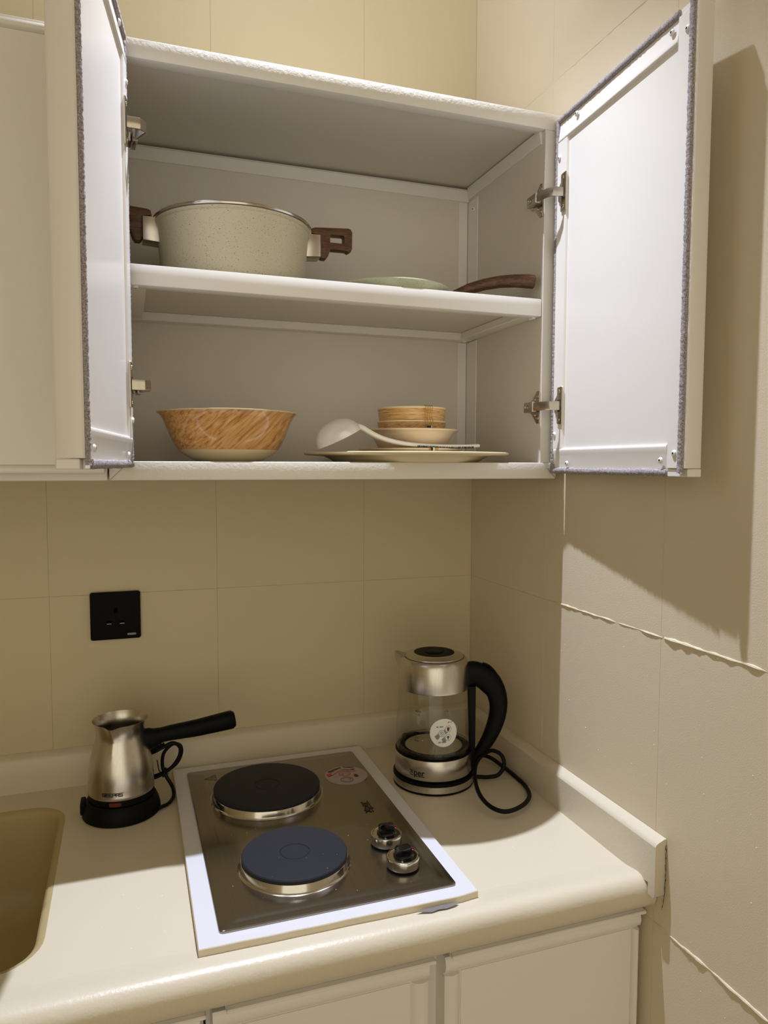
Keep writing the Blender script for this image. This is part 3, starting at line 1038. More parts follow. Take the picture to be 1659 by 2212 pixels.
box(bm, sx0+0.000, sx0+0.0050, sy0+0.0055, sy0+0.0062, z0_, z1_, 0, 1, 0)
box(bm, sx0-0.001, sx0+0.0045, sy0-0.0165, sy0-0.0158, z0_, z1_, 0, 1, 1)
box(bm, sx0-0.001, sx0+0.0040, sy0-0.0205, sy0-0.0198, z0_, z1_, 0, 1, 1)
# red ribbon sweep along the left
rib = spline([(-0.033, 0.004), (-0.026, 0.006), (-0.017, 0.013), (-0.006, 0.0205), (0.004, 0.0205), (0.0125, 0.0135), (0.022, 0.012)], 5)
for a, b_ in zip(rib, rib[1:]):
    t = (b_-a).normalized(); nn = Vector((-t.y, t.x))*0.0013
    vs = [bm.verts.new((sx0+p.x, sy0+p.y, z1_)) for p in (a-nn, b_-nn, b_+nn, a+nn)]
    bm.faces.new(vs).material_index = 0
disc(bm, sx0-0.029, sy0+0.0105, 0.0052, 0.0060, z0_, z1_, 18, 0)
# dark shapes along the top
for pts, mi in (([(-0.021, 0.0285), (-0.012, 0.034), (-0.001, 0.0375), (0.000, 0.034), (-0.008, 0.029), (-0.015, 0.026)], 3), ([(-0.030, 0.022), (-0.024, 0.0285), (-0.017, 0.027), (-0.016, 0.0235), (-0.023, 0.0195)], 3),
                ([(0.004, 0.0375), (0.015, 0.0345), (0.024, 0.0285), (0.019, 0.0275), (0.010, 0.0315), (0.004, 0.034)], 3), ([(-0.004, 0.0285), (0.013, 0.0225), (0.019, 0.0235), (0.023, 0.0205), (0.019, 0.018), (0.013, 0.0205), (-0.004, 0.0275)], 3)):
    prism(bm, pts, (sx0, sy0, 0), (1, 0, 0), (0, 1, 0), (0, 0, 1), z0_, z1_, mi=mi)
obj('sticker_print', bm, [M['sticker_red'], M['sticker_blue'], M['sticker_tan'], M['sticker_dark']], st, recalc=False)

def xper(size):
    """the word as on the appliances: outlined x, heavy per, underlined"""
    b = text_bm('per', size, 0.0002, off=size*0.018)
    xs = [v.co.x for v in b.verts]
    x0, x1 = min(xs), max(xs)
    s = size*0.5
    sh = s*0.47
    for v in b.verts:
        v.co.x -= x0-s*0.12
        v.co.y += size*0.10
    per_w = x1-x0
    # hatched x from thin double strokes
    hx = s*0.52
    def bar(p, q, th):
        p, q = Vector(p), Vector(q)
        t = (q-p).normalized(); nn = Vector((-t.y, t.x))*th/2
        for i in range(6):
            p2, q2 = p+(q-p)*(i/6), p+(q-p)*((i+1)/6)
            prism(b, [tuple((p2-nn)), tuple((q2-nn)), tuple((q2+nn)), tuple((p2+nn))], (0, 0, 0), (1, 0, 0), (0, 1, 0), (0, 0, 1), -0.0002, 0.0004)
    y0, y1 = -s*0.20, s*0.78
    for k in (-1, 1):
        bar((-hx*1.75+k*0.09*s, y0), (-hx*0.15+k*0.09*s, y1), 0.075*s)
        bar((-hx*1.75+k*0.09*s, y1), (-hx*1.05+k*0.09*s, (y0+y1)/2+0.05*s), 0.06*s)
        bar((-hx*0.85+k*0.09*s, (y0+y1)/2-0.05*s), (-hx*0.15+k*0.09*s, y0), 0.06*s)
    bar((-hx*1.85, y0-0.26*s), (-hx*0.10, y0-0.26*s), 0.15*s)
    bar((s*0.35, y0-0.42*s), (s*0.12+per_w, y0-0.42*s), 0.15*s)
    c = ((per_w+s*0.12)-hx*1.85)/2
    for v in b.verts:
        v.co.x -= c
    return b, per_w+s*0.12+hx*1.85
b, wx = xper(0.02)
sc = 0.0395/wx
bm = b
bm.transform(Matrix.Translation((-0.3305, -0.2970, hz+0.0002)) @ Matrix.Rotation(PI/2, 4, 'Z') @ Matrix.Scale(sc, 4))
obj('logo_lettering', bm, M['print'], HO)
bm = B()
tri = [(-0.5735, -0.1030), (-0.5535, -0.0905), (-0.5530, -0.1120)]
def tri_line(b, pts, th, z0, z1):
    for p, q in zip(pts, pts[1:]+pts[:1]):
        p, q = Vector(p), Vector(q)
        t = (q-p).normalized(); nn = Vector((-t.y, t.x))*th/2
        prism(b, [tuple(p-nn), tuple(q-nn), tuple(q+nn), tuple(p+nn)], (0, 0, 0), (1, 0, 0), (0, 1, 0), (0, 0, 1), z0, z1)
tri_line(bm, tri, 0.0007, hz+0.0001, hz+0.0003)
for k in (0.0, 0.003, 0.006):
    tri_line(bm, [(-0.5625+k, -0.1035), (-0.5605+k, -0.0990), (-0.5600+k, -0.0985)], 0.0006, hz+0.0001, hz+0.0003)
obj('warning_triangle', bm, M['print'], HO)

bm = B()
random.seed(21)
for i in range(40):
    u, v = random.uniform(-0.15, 0.15), random.uniform(-0.235, 0.0)
    r = random.uniform(0.0002, 0.0005)
    dx, dy = u-(-0.0385), v-(-0.126)
    zz = hz+0.0179 if math.hypot(dx, dy) < 0.070 else hz+0.0001
    if 0.070 < math.hypot(dx, dy) < 0.082 or math.hypot(u-0.103, v+0.117) < 0.026 or math.hypot(u-0.104, v+0.184) < 0.026 or v < -0.225 or abs(u) > 0.135:
        continue
    lathe(bm, [(r, 0), (r*0.7, r*0.7), (0, r)], (HX+u, HY+v, zz), 6)
d = obj('crumb', bm, M['cab'], HO); d['kind'] = 'stuff'

# ------------------------------------------------------------------ coffee pot
PX, PY = -0.7125, -0.145
pf = Vector((CAM_LOC.x-PX, CAM_LOC.y-PY, 0)).normalized()
pr_ = Vector((-pf.y, pf.x, 0))
CP = thing('coffee_pot', 'brushed steel coffee pot with long black handle, on its flared black base', 'coffee pot', (PX, PY, 0.0))
bm = B(); lathe(bm, [(0.0, 0.0003), (0.0605, 0.0003), (0.0622, 0.002), (0.0618, 0.008), (0.0592, 0.018), (0.0560, 0.0255), (0.0535, 0.0285), (0.050, 0.0285), (0.0, 0.0285)], (PX, PY, 0), 72)
PB = obj('power_base', bm, M['black'], CP)
bm = B(); box(bm, PX-0.0645, PX-0.056, PY-0.012, PY+0.02, 0.006, 0.026, 0.003, 2)
obj('cord_clip', bm, M['black'], PB)
cp = [(-0.6565, -0.172, 0.007), (-0.6480, -0.163, 0.006), (-0.6375, -0.1530, 0.0055), (-0.6285, -0.1330, 0.008), (-0.6295, -0.1180, 0.018), (-0.6390, -0.1080, 0.034), (-0.6450, -0.1050, 0.0524), (-0.6425, -0.105, 0.0745), (-0.6279, -0.105, 0.0890), (-0.6146, -0.104, 0.0848), (-0.6128, -0.103, 0.0698), (-0.6214, -0.102, 0.0523), (-0.6401, -0.100, 0.0395), (-0.6605, -0.098, 0.0326), (-0.685, -0.085, 0.028)]
bm = B(); tube(bm, spline(cp, 7), 0.0031, 10)
obj('cord', bm, M['cord'], PB)
cp2 = [(-0.690, -0.092, 0.034), (-0.665, -0.100, 0.0305), (-0.645, -0.102, 0.0365), (-0.628, -0.1045, 0.049), (-0.6165, -0.106, 0.0665), (-0.6155, -0.107, 0.083), (-0.6275, -0.108, 0.0925), (-0.6440, -0.107, 0.086), (-0.660, -0.104, 0.078), (-0.682, -0.095, 0.070)]
bm = B(); tube(bm, spline(cp2, 7), 0.0031, 10)
obj('cord', bm, M['cord'], PB)
bm = B(); tube(bm, spline([(-0.654, -0.110, 0.066), (-0.6525, -0.111, 0.055), (-0.6505, -0.111, 0.046), (-0.6445, -0.111, 0.041), (-0.635, -0.110, 0.0385)], 6), 0.0009, 6)
tube(bm, spline([(-0.6450, -0.113, 0.0355), (-0.6425, -0.113, 0.0405), (-0.6400, -0.110, 0.0455), (-0.6395, -0.104, 0.0475)], 5), 0.0016, 6)
obj('twist_tie', bm, M['cord'], PB)
# ribbed strain relief and plug behind the pot
bm = B()
pts, rs = [], []
for i in range(29):
    t = i/28
    pts.append((-0.640-0.034*t, -0.100-0.004*t, 0.0885-0.014*t))
    rs.append((0.0052 if i % 4 < 2 else 0.0040)*(0.85+0.4*t))
tube(bm, pts, rs, 10)
box(bm, -0.692, -0.664, -0.112, -0.084, 0.046, 0.084, 0.004, 2)
obj('plug', bm, M['black'], PB)

body = [(0.0520, 0.0395), (0.0530, 0.0410), (0.0524, 0.0445), (0.0521, 0.0520), (0.0519, 0.0640), (0.0510, 0.0760), (0.0494, 0.0880), (0.0474, 0.0985), (0.0448, 0.1090), (0.0418, 0.1190), (0.0394, 0.1270), (0.0384, 0.1340), (0.0386, 0.1410), (0.0398, 0.1475), (0.0420, 0.1535), (0.0442, 0.1580)]
inner = [(0.0436, 0.1580), (0.0412, 0.1530), (0.0390, 0.1470), (0.0378, 0.1405), (0.0376, 0.1340), (0.0388, 0.1265), (0.0412, 0.1185), (0.0468, 0.0980), (0.0500, 0.0760), (0.0505, 0.055), (0.0, 0.052)]
bm = B(); lathe(bm, body+inner, (PX, PY, 0), 96)
for v in bm.verts:     # pouring lip pressed into the rim at the front
    d = Vector((v.co.x-PX, v.co.y-PY, 0))
    if d.length > 1e-4:
        ph = math.atan2(d.dot(pr_), d.dot(pf))
        ph0 = -0.30
        g = math.exp(-((ph-ph0)/0.20)**2)
        z = v.co.z
        up_ = max(0.0, min(1.0, (z-0.122)/0.034))
        if up_ > 0:
            v.co += d.normalized()*(0.0062*g*up_)
            v.co.z -= 0.0022*g*up_
        dn = math.exp(-((z-0.119)/0.006)**2)
        v.co += d.normalized()*(0.0022*math.exp(-((ph-ph0)/0.09)**2)*dn)
obj('body', bm, M['steel'], CP, ang=50)
bm = B(); lathe(bm, [(0.0, 0.0290), (0.0510, 0.0290), (0.0522, 0.0305), (0.0522, 0.0392), (0.049, 0.0396), (0.0, 0.0396)], (PX, PY, 0), 72)
obj('heater_collar', bm, M['black'], CP)
bm = B()
R_ = 0.0522
prism(bm, rrect(-0.0092, 0.0092, -0.0032, 0.0032, 0.0025, 5), (0, 0, 0), (1, 0, 0), (0, 1, 0), (0, 0, 1), 0.0, 0.0009)
bmesh.ops.subdivide_edges(bm, edges=bm.edges, cuts=2)
wrap(bm, (PX, PY, 0), lambda z: R_, 0.0345, -0.20, pf, pr_)
obj('switch_light', bm, M['red'], CP)['label'] = 'dark red light on the black collar'
bm = B()
GLYPH = {'G': [((1, 1), (0, 1)), ((0, 1), (0, 0)), ((0, 0), (1, 0)), ((1, 0), (1, .5)), ((1, .5), (.55, .5))],
         'E': [((1, 1), (0, 1)), ((0, 1), (0, 0)), ((0, 0), (1, 0)), ((0, .5), (.9, .5))],
         'P': [((0, 0), (0, 1)), ((0, 1), (1, 1)), ((1, 1), (1, .42)), ((1, .42), (0, .42))],
         'A': [((0, 0), (0, 1)), ((0, 1), (1, 1)), ((1, 1), (1, 0)), ((0, .45), (1, .45))],
         'S': [((1, 1), (0, 1)), ((0, 1), (0, .5)), ((0, .5), (1, .5)), ((1, .5), (1, 0)), ((1, 0), (0, 0))]}
lw, lh, th, gap = 0.0040, 0.0047, 0.0013, 0.0015
x = -(6*lw+5*gap)/2
for ch in 'GEEPAS':
    for (ax0, ay0), (bx0, by0) in GLYPH[ch]:
        x0_, x1_ = sorted((ax0, bx0)); y0_, y1_ = sorted((ay0, by0))
        for k in range(3):
            xa, xb = x0_+(x1_-x0_)*k/3, x0_+(x1_-x0_)*(k+1)/3
            if x0_ == x1_ and k:
                continue
            e0 = th/2 if k == 0 or x0_ == x1_ else 0
            e1 = th/2 if k == 2 or x0_ == x1_ else 0
            box(bm, x+xa*lw-e0, x+xb*lw+e1, y0_*lh-lh/2-th/2, y1_*lh-lh/2+th/2, -0.0002, 0.0003)
    x += lw+gap
annulus(bm, x+0.0002, lh/2+0.0006, 0.00035, 0.0006, -0.0001, 0.0003, 10)
wrap(bm, (PX, PY, 0), pinterp(body), 0.0505, -0.283, pf, pr_)
obj('logo_lettering', bm, M['print'], CP)
cen, aa, bb = [], [], []
for r, z, a, b in ((0.030, 0.1175, 0.016, 0.012), (0.037, 0.1178, 0.0180, 0.014), (0.046, 0.1185, 0.0172, 0.0138), (0.056, 0.1195, 0.0148, 0.0122), (0.066, 0.1222, 0.0120, 0.0112), (0.080, 0.1240, 0.0125, 0.0115), (0.125, 0.1272, 0.0140, 0.0125), (0.175, 0.1336, 0.0154, 0.0135), (0.1835, 0.1346, 0.0154, 0.0135), (0.1885, 0.1352, 0.0120, 0.0105), (0.1892, 0.1353, 0.0085, 0.0075)):
    cen.append(Vector((PX, PY, z))+pr_*r); aa.append(a); bb.append(b)
bm = B(); sweep(bm, cen, aa, bb, pf, 20, 2.6)
obj('handle', bm, M['black'], CP, ang=40)

# ------------------------------------------------------------------ kettle
KX, KY = -0.170, -0.199
kf = Vector((CAM_LOC.x-KX, CAM_LOC.y-KY, 0)).normalized()
kr = Vector((-kf.y, kf.x, 0))
def kp(r, z, d=0.0):
    return Vector((KX, KY, z))+kr*r+kf*d
KT = thing('kettle', 'glass and steel electric kettle with black handle, in the corner of the worktop', 'kettle', (KX, KY, 0.0))
bm = B(); lathe(bm, [(0.0, 0.0004), (0.0715, 0.0004), (0.0735, 0.0012), (0.0735, 0.0038), (0.070, 0.0042)], (KX, KY, 0), 80)
lathe(bm, [(0.070, 0.0160), (0.0738, 0.0165), (0.0738, 0.0205), (0.068, 0.0225), (0.0, 0.0225)], (KX, KY, 0), 80)
KB = obj('power_base', bm, M['black'], KT)
bm = B(); lathe(bm, [(0.0725, 0.0038), (0.0735, 0.0046), (0.0730, 0.0155), (0.072, 0.0165)], (KX, KY, 0), 80)
obj('steel_band', bm, M['steel_h'], KB)
kc = [(-0.115, -0.155, 0.008), (-0.0790, -0.140, 0.010), (-0.0413, -0.161, 0.012), (-0.0300, -0.2044, 0.008), (-0.0262, -0.252, 0.0048), (-0.0300, -0.2936, 0.0048), (-0.0466, -0.3331, 0.007), (-0.0794, -0.3649, 0.010), (-0.1167, -0.3781, 0.012), (-0.1342, -0.3596, 0.014), (-0.136, -0.3226, 0.018), (-0.128, -0.2875, 0.028), (-0.1151, -0.2612, 0.040), (-0.098, -0.2463, 0.050), (-0.0702, -0.2357, 0.055), (-0.0507, -0.2375, 0.045), (-0.047, -0.2429, 0.028), (-0.0593, -0.245, 0.0120), (-0.076, -0.2384, 0.007), (-0.0931, -0.2277, 0.0055), (-0.102, -0.222, 0.006)]
bm = B(); tube(bm, spline(kc, 8), 0.0037, 12)
obj('cord', bm, M['cord'], KB)
bm = B()
box(bm, -0.172, -0.134, -0.062, -0.034, 0.0006, 0.030, 0.006, 3)
tube(bm, spline([(-0.136, -0.050, 0.013), (-0.118, -0.060, 0.010), (-0.105, -0.085, 0.006), (-0.090, -0.120, 0.006), (-0.110, -0.140, 0.007)], 6), 0.0036, 10)
obj('plug', bm, M['black'], KB)

bm = B(); lathe(bm, [(0.0, 0.0230), (0.066, 0.0230), (0.0700, 0.0245), (0.0708, 0.0262), (0.0698, 0.0590), (0.069, 0.0605)], (KX, KY, 0), 96)
obj('heater_body', bm, M['steel_h'], KT)
bm = B(); lathe(bm, [(0.0660, 0.0602), (0.0700, 0.0605), (0.0700, 0.0628), (0.0686, 0.0636), (0.0670, 0.0636)], (KX, KY, 0), 80)
obj('seal_ring', bm, M['black'], KT)
gprof = [(0.0682, 0.0632), (0.0684, 0.075), (0.0676, 0.110), (0.0660, 0.145), (0.0640, 0.178), (0.0632, 0.186)]
bm = B(); lathe(bm, gprof, (KX, KY, 0), 96)
obj('glass_jug', bm, M['glass'], KT)
bm = B(); lathe(bm, [(0.0, 0.0668), (0.052, 0.0668), (0.0525, 0.0662)], (KX, KY, 0), 72)
hp = obj('heating_plate', bm, M['steel_h'], KT)
bm = B(); lathe(bm, [(0.0522, 0.0660), (0.0530, 0.0674), (0.0552, 0.0674), (0.0556, 0.0655), (0.0678, 0.0655)], (KX, KY, 0), 72)
for i in range(90):
    a = 2*PI*i/90
    c, s = math.cos(a), math.sin(a)
    prism(bm, [(0.0556, -0.0006), (0.0590, -0.0006), (0.0590, 0.0006), (0.0556, 0.0006)], (KX, KY, 0), (c, s, 0), (-s, c, 0), (0, 0, 1), 0.0658, 0.0672)
obj('toothed_ring', bm, M['black'], hp)
bm = B(); lathe(bm, [(0.0590, 0.0660), (0.0610, 0.0700), (0.0665, 0.0705), (0.0678, 0.0680)], (KX, KY, 0), 96)
obj('clear_ring', bm, M['clear'], KT)
cap = [(0.0630, 0.1768), (0.0645, 0.1770), (0.0648, 0.1785), (0.0640, 0.2100), (0.0632, 0.2185), (0.0612, 0.2255), (0.0582, 0.2302), (0.0560, 0.2318), (0.0545, 0.2318), (0.0542, 0.2300), (0.0, 0.2300)]
bm = B(); lathe(bm, cap, (KX, KY, 0), 96)
for v in bm.verts:     # spout drawn out of the collar
    d = Vector((v.co.x-KX, v.co.y-KY, 0))
    if d.length > 0.05:
        ph = math.atan2(d.dot(-kr), d.dot(kf))
        ph = math.atan2(math.sin(ph-PI/2), math.cos(ph-PI/2))
        ph = math.atan2(d.dot(kf), d.dot(-kr))
        g = max(0.0, 1-abs(ph)/0.30)
        t = max(0.0, min(1.0, (v.co.z-0.208)/0.022))
        v.co += -kr*(0.0150*g*t)+Vector((0, 0, 0.0085*g*t))
obj('steel_collar', bm, M['steel'], KT, ang=40)
bm = B(); lathe(bm, [(0.0532, 0.2302), (0.0536, 0.2325), (0.0525, 0.2345), (0.0440, 0.2378), (0.0372, 0.2390), (0.0366, 0.2386), (0.0, 0.2386)], (KX, KY, 0), 80)
lid = obj('lid', bm, M['steel_h'], KT)
bm = B(); annulus(bm, KX, KY, 0.0534, 0.0548, 0.2306, 0.2321, 60)
obj('lid_gap', bm, M['seam'], KT)
bm = B(); lathe(bm, [(0.0368, 0.2384), (0.0366, 0.2394), (0.0345, 0.2397), (0.0160, 0.2386), (0.0, 0.2386)], (KX, KY, 0), 64)
obj('lid_disc', bm, M['black'], lid)
bm = B(); lathe(bm, [(0.0150, 0.2384), (0.0150, 0.2392), (0.0138, 0.2399), (0.0, 0.2402)], (KX, KY, 0), 48)
obj('lid_knob', bm, M['black'], lid)
hout = [(0.0600, 0.2200), (0.0725, 0.2230), (0.0880, 0.2190), (0.1020, 0.2110), (0.1147, 0.1989), (0.1265, 0.1790), (0.1325, 0.1550), (0.1320, 0.1300), (0.1255, 0.1060), (0.1140, 0.0808), (0.1010, 0.0601), (0.0870, 0.0440), (0.0760, 0.0330)]
hin = [(0.0600, 0.1760), (0.0700, 0.1790), (0.0790, 0.1770), (0.0880, 0.1700), (0.0945, 0.1620), (0.1000, 0.1545), (0.1027, 0.1400), (0.1012, 0.1250), (0.0965, 0.1050), (0.0890, 0.0840), (0.0810, 0.0680), (0.0745, 0.0560), (0.0700, 0.0480)]
ho, hi = spline([(a, b, 0) for a, b in hout], 3), spline([(a, b, 0) for a, b in hin], 3)
cen = [kp((a.x+b.x)/2, (a.y+b.y)/2) for a, b in zip(ho, hi)]
aa = [(a-b).length/2 for a, b in zip(ho, hi)]
bb = [min(0.0135, 0.0095+0.3*q) for q in aa]
bm = B(); sweep(bm, cen, aa, bb, kf, 20, 2.5)
hd = obj('handle', bm, M['black'], KT, ang=40)
bm = B()
prism(bm, [(0.0655, 0.0245), (0.0760, 0.0245), (0.0760, 0.1790), (0.0610, 0.1790), (0.0650, 0.0640)], (KX, KY, 0), tuple(kr), (0, 0, 1), tuple(kf), -0.0105, 0.0105, bev=0.0025)
obj('handle_strip', bm, M['black'], hd)
bm = B()
bc = [kp(a.x*1.004, a.y+0.0008) for a in spline([(0.0880, 0.2195, 0), (0.0985, 0.2140, 0), (0.1085, 0.2050, 0), (0.1150, 0.1960, 0)], 4)]
nb = len(bc)
sweep(bm, bc, [0.0012+0.0014*math.sin(PI*i/(nb-1)) for i in range(nb)], [0.004+0.003*math.sin(PI*i/(nb-1)) for i in range(nb)], kf, 12)
obj('lid_button', bm, M['black'], hd)
b, wx = xper(0.02)
b.transform(Matrix.Scale(0.0285/wx, 4))
wrap(b, (KX, KY, 0), lambda z: 0.0706, 0.0370, -0.415, kf, kr)
obj('logo_lettering', b, M['print'], KT)
grf = pinterp(gprof)
for body_, z, ph, s in (('MAX', 0.1470, -0.42, 0.0052), ('1.7L', 0.1415, -0.42, 0.0046), ('0.5L', 0.1010, -0.45, 0.0046), ('MIN', 0.0950, -0.45, 0.0046), ('-1.2L', 0.150, 0.34, 0.0046)):
    b = text_bm(body_, s, 0.0001)
    wrap(b, (KX, KY, 0), lambda zz: grf(zz)+0.0003, z, ph, kf, kr)
    obj('level_mark', b, M['print'], KT)
def wrapped_disc(rad, z, ph, eps, th=0.0002, n=40):
    b = B()
    rr = [rad*i/6 for i in range(7)]
    c0 = b.verts.new((0, 0, eps))
    prev = None
    for r in rr[1:]:
        ring = [b.verts.new((r*math.cos(2*PI*i/n), r*math.sin(2*PI*i/n), eps)) for i in range(n)]
        for i in range(n):
            j = (i+1) % n
            if prev:
                b.faces.new((prev[i], ring[i], ring[j], prev[j]))
            else:
                b.faces.new((c0, ring[i], ring[j]))
        prev = ring
    wrap(b, (KX, KY, 0), grf, z, ph, kf, kr)
    return b
SPH, SZ_ = 0.272, 0.1120
stk = obj('sticker', wrapped_disc(0.0248, SZ_, SPH, 0.0005), M['label'], KT)
stk['label'] = 'round white sticker with three hexagon icons'
b = B()
def hexa(cx, cy, r, z0, z1, mi):
    prism(b, [(cx+r*math.cos(PI/6*0+PI/3*i), cy+r*math.sin(PI/3*i)) for i in range(6)], (0, 0, 0), (1, 0, 0), (0, 1, 0), (0, 0, 1), z0, z1, mi=mi)
def shade_strip(x0, y0, x1, y1, wd):
    t = Vector((x1-x0, y1-y0)).normalized(); nn = Vector((-t.y, t.x))*wd
    prism(b, [(x0-nn.x, y0-nn.y), (x1-nn.x*0.7, y1-nn.y*0.7), (x1+nn.x*0.7, y1+nn.y*0.7), (x0+nn.x, y0+nn.y)], (0, 0, 0), (1, 0, 0), (0, 1, 0), (0, 0, 1), 0.0006, 0.0007, mi=1)
shade_strip(-0.004, -0.001, -0.0145, -0.009, 0.0052)
shade_strip(0.007, 0.006, 0.000, 0.0, 0.0048)
shade_strip(0.007, -0.008, -0.003, -0.0140, 0.0048)
for hx_, hy_ in ((-0.0040, -0.0005), (0.0075, 0.0065), (0.0073, -0.0085)):
    hexa(hx_, hy_, 0.0066, 0.0007, 0.0009, 2)
    hexa(hx_, hy_, 0.0052, 0.0009, 0.0010, 0)
annulus(b, -0.004, -0.0005, 0.0026, 0.0033, 0.0010, 0.0011, 20, mi=3)
prism(b, [(-0.0046, 0.0012), (-0.0032, 0.0012), (-0.0040, -0.0002), (-0.0030, -0.0002), (-0.0048, -0.0024), (-0.0042, -0.0006), (-0.0052, -0.0006)], (0, 0, 0), (1, 0, 0), (0, 1, 0), (0, 0, 1), 0.0010, 0.0011, mi=3)
prism(b, [(0.0052, 0.0095), (0.0100, 0.0095), (0.0098, 0.0062), (0.0090, 0.0028), (0.0056, 0.0028)], (0, 0, 0), (1, 0, 0), (0, 1, 0), (0, 0, 1), 0.0010, 0.0011, mi=4)
prism(b, [(0.0073+0.0023*math.cos(2*PI*i/14), -0.0078+0.0023*math.sin(2*PI*i/14)) for i in range(14)], (0, 0, 0), (1, 0, 0), (0, 1, 0), (0, 0, 1), 0.0010, 0.0011, mi=5)
prism(b, [(0.0064, -0.0095), (0.0082, -0.0095), (0.0080, -0.0122), (0.0066, -0.0122)], (0, 0, 0), (1, 0, 0), (0, 1, 0), (0, 0, 1), 0.0010, 0.0011, mi=5)
for tx, px_, py_, s in (('JB 1.7', 0.0110, 0.0180, 0.0034), ('My 600W', -0.0075, 0.0108, 0.0030), ('LED GLASS', -0.0035, -0.0165, 0.0030)):
    tb = text_bm(tx, s, 0.00005, shear=0.2, off=0.0001)
    tb.transform(Matrix.Translation((px_, py_, 0.00065)))
    for f in tb.faces:
        f.material_index = 6
    me = bpy.data.meshes.new('t'); tb.to_mesh(me); tb.free(); b.from_mesh(me); bpy.data.meshes.remove(me)
wrap(b, (KX, KY, 0), grf, SZ_, SPH, kf, kr)
obj('sticker_print', b, [M['label'], M['grey_print'], mat('icon_grey', (172, 172, 170), 0.5), M['sticker_dark'], M['red'], M['sticker_blue'], M['print']], stk, recalc=False)

# ------------------------------------------------------------------ casserole and lid on the shelf
GX, GY = -0.5275, -0.218
GZ = ST-0.0065
CS = thing('casserole', 'cream speckled casserole with two walnut side handles on the upper shelf', 'pot', (GX, GY, ST))
prof = [(0.0, 0.0068), (0.0985, 0.0068), (0.1035, 0.0085), (0.1068, 0.010), (0.1098, 0.030), (0.1140, 0.070), (0.1165, 0.098), (0.1178, 0.1070), (0.1200, 0.1085), (0.1210, 0.1115), (0.1180, 0.1125), (0.1150, 0.108), (0.112, 0.070), (0.106, 0.012), (0.0, 0.006)]
bm = B(); lathe(bm, prof, (GX, GY, GZ), 96)
obj('pot_body', bm, M['pot'], CS, ang=40)
for sgn in (1, -1):
    ca, sa = math.cos(0.06), math.sin(0.06)
    X = Vector((sgn*ca, sa*0.0, 0)); Nn = Vector((0, 1, 0))
    O = (GX, GY, GZ)
    b = B()
    prism(b, [(0.110, 0.078), (0.138, 0.080), (0.138, 0.116), (0.112, 0.116)], O, X, (0, 0, 1), Nn, -0.017, 0.017, bev=0.003)
    hd = obj('handle', b, M['steel'], CS)
    hd['label'] = 'walnut grip on a steel bracket'
    b = B()
    outer = [(0.1375, 0.1175), (0.1375, 0.0880), (0.1390, 0.0825), (0.1420, 0.0800), (0.1490, 0.0800), (0.1525, 0.0850), (0.1560, 0.0955), (0.1830, 0.0960), (0.1870, 0.0935), (0.1915, 0.0955), (0.1935, 0.1000), (0.1940, 0.1270), (0.1915, 0.1315), (0.1870, 0.1330),
             (0.1300, 0.1290), (0.1255, 0.1270), (0.1240, 0.1215), (0.1245, 0.1190)]
    inner = [(0.1560, 0.1075), (0.1560, 0.1180), (0.1575, 0.1190), (0.1785, 0.1195), (0.1795, 0.1185), (0.1795, 0.1085), (0.1785, 0.1075)]
    prism_hole(b, outer, inner, O, X, (0, 0, 1), Nn, -0.009, 0.009, 0.0022)
    obj('grip', b, M['walnut'], hd)
LD = thing('pot_lid', 'glass lid with a steel rim closing the cream casserole', 'lid', (GX, GY, GZ+0.1126))
bm = B(); lathe(bm, [(0.1195, 0.1128), (0.1222, 0.1130), (0.1230, 0.1150), (0.1222, 0.1172), (0.1190, 0.1180), (0.1180, 0.1165)], (GX, GY, GZ), 96)
obj('steel_rim', bm, M['chrome'], LD, ang=50)
bm = B(); lathe(bm, [(0.1185, 0.1172), (0.110, 0.120), (0.085, 0.127), (0.05, 0.133), (0.0, 0.135)], (GX, GY, GZ), 72)
obj('glass_dome', bm, M['glass'], LD)

# ------------------------------------------------------------------ frying pan
FX, FY, FR = -0.2760, -0.252, 0.0985
FP = thing('frying_pan', 'small pale green frying pan with a dark wooden handle on the upper shelf', 'pan', (FX, FY, ST))
prof = [(0.0, 0.0004), (0.080, 0.0004), (0.085, 0.0025), (0.0900, 0.008), (0.0955, 0.0165), (0.0982, 0.0195), (FR, 0.0215), (FR-0.0008, 0.0232), (0.0962, 0.0226), (0.0885, 0.010), (0.083, 0.005), (0.0, 0.0045)]
bm = B(); lathe(bm, prof, (FX, FY, ST), 96)
obj('pan_body', bm, M['pan'], FP, ang=40)
pts = [(-0.1860, -0.2850, 0.8545), (-0.1750, -0.2930, 0.8605), (-0.1570, -0.3025, 0.8690), (-0.1340, -0.3110, 0.8760), (-0.1090, -0.3200, 0.8805), (-0.0860, -0.3280, 0.8820), (-0.0660, -0.3350, 0.8812), (-0.0570, -0.3385, 0.8802), (-0.0555, -0.3390, 0.8800)]
dirh = Vector((pts[-1][0]-pts[0][0], pts[-1][1]-pts[0][1], 0)).normalized()
bm = B(); sweep(bm, pts, [0.0075, 0.0080, 0.0086, 0.0090, 0.0094, 0.0100, 0.0108, 0.0104, 0.0085], [0.008, 0.009, 0.010, 0.0105, 0.011, 0.0115, 0.012, 0.0115, 0.009], Vector((-dirh.y, dirh.x, 0)), 20, 2.6)
obj('handle', bm, M['walnut'], FP, ang=50)

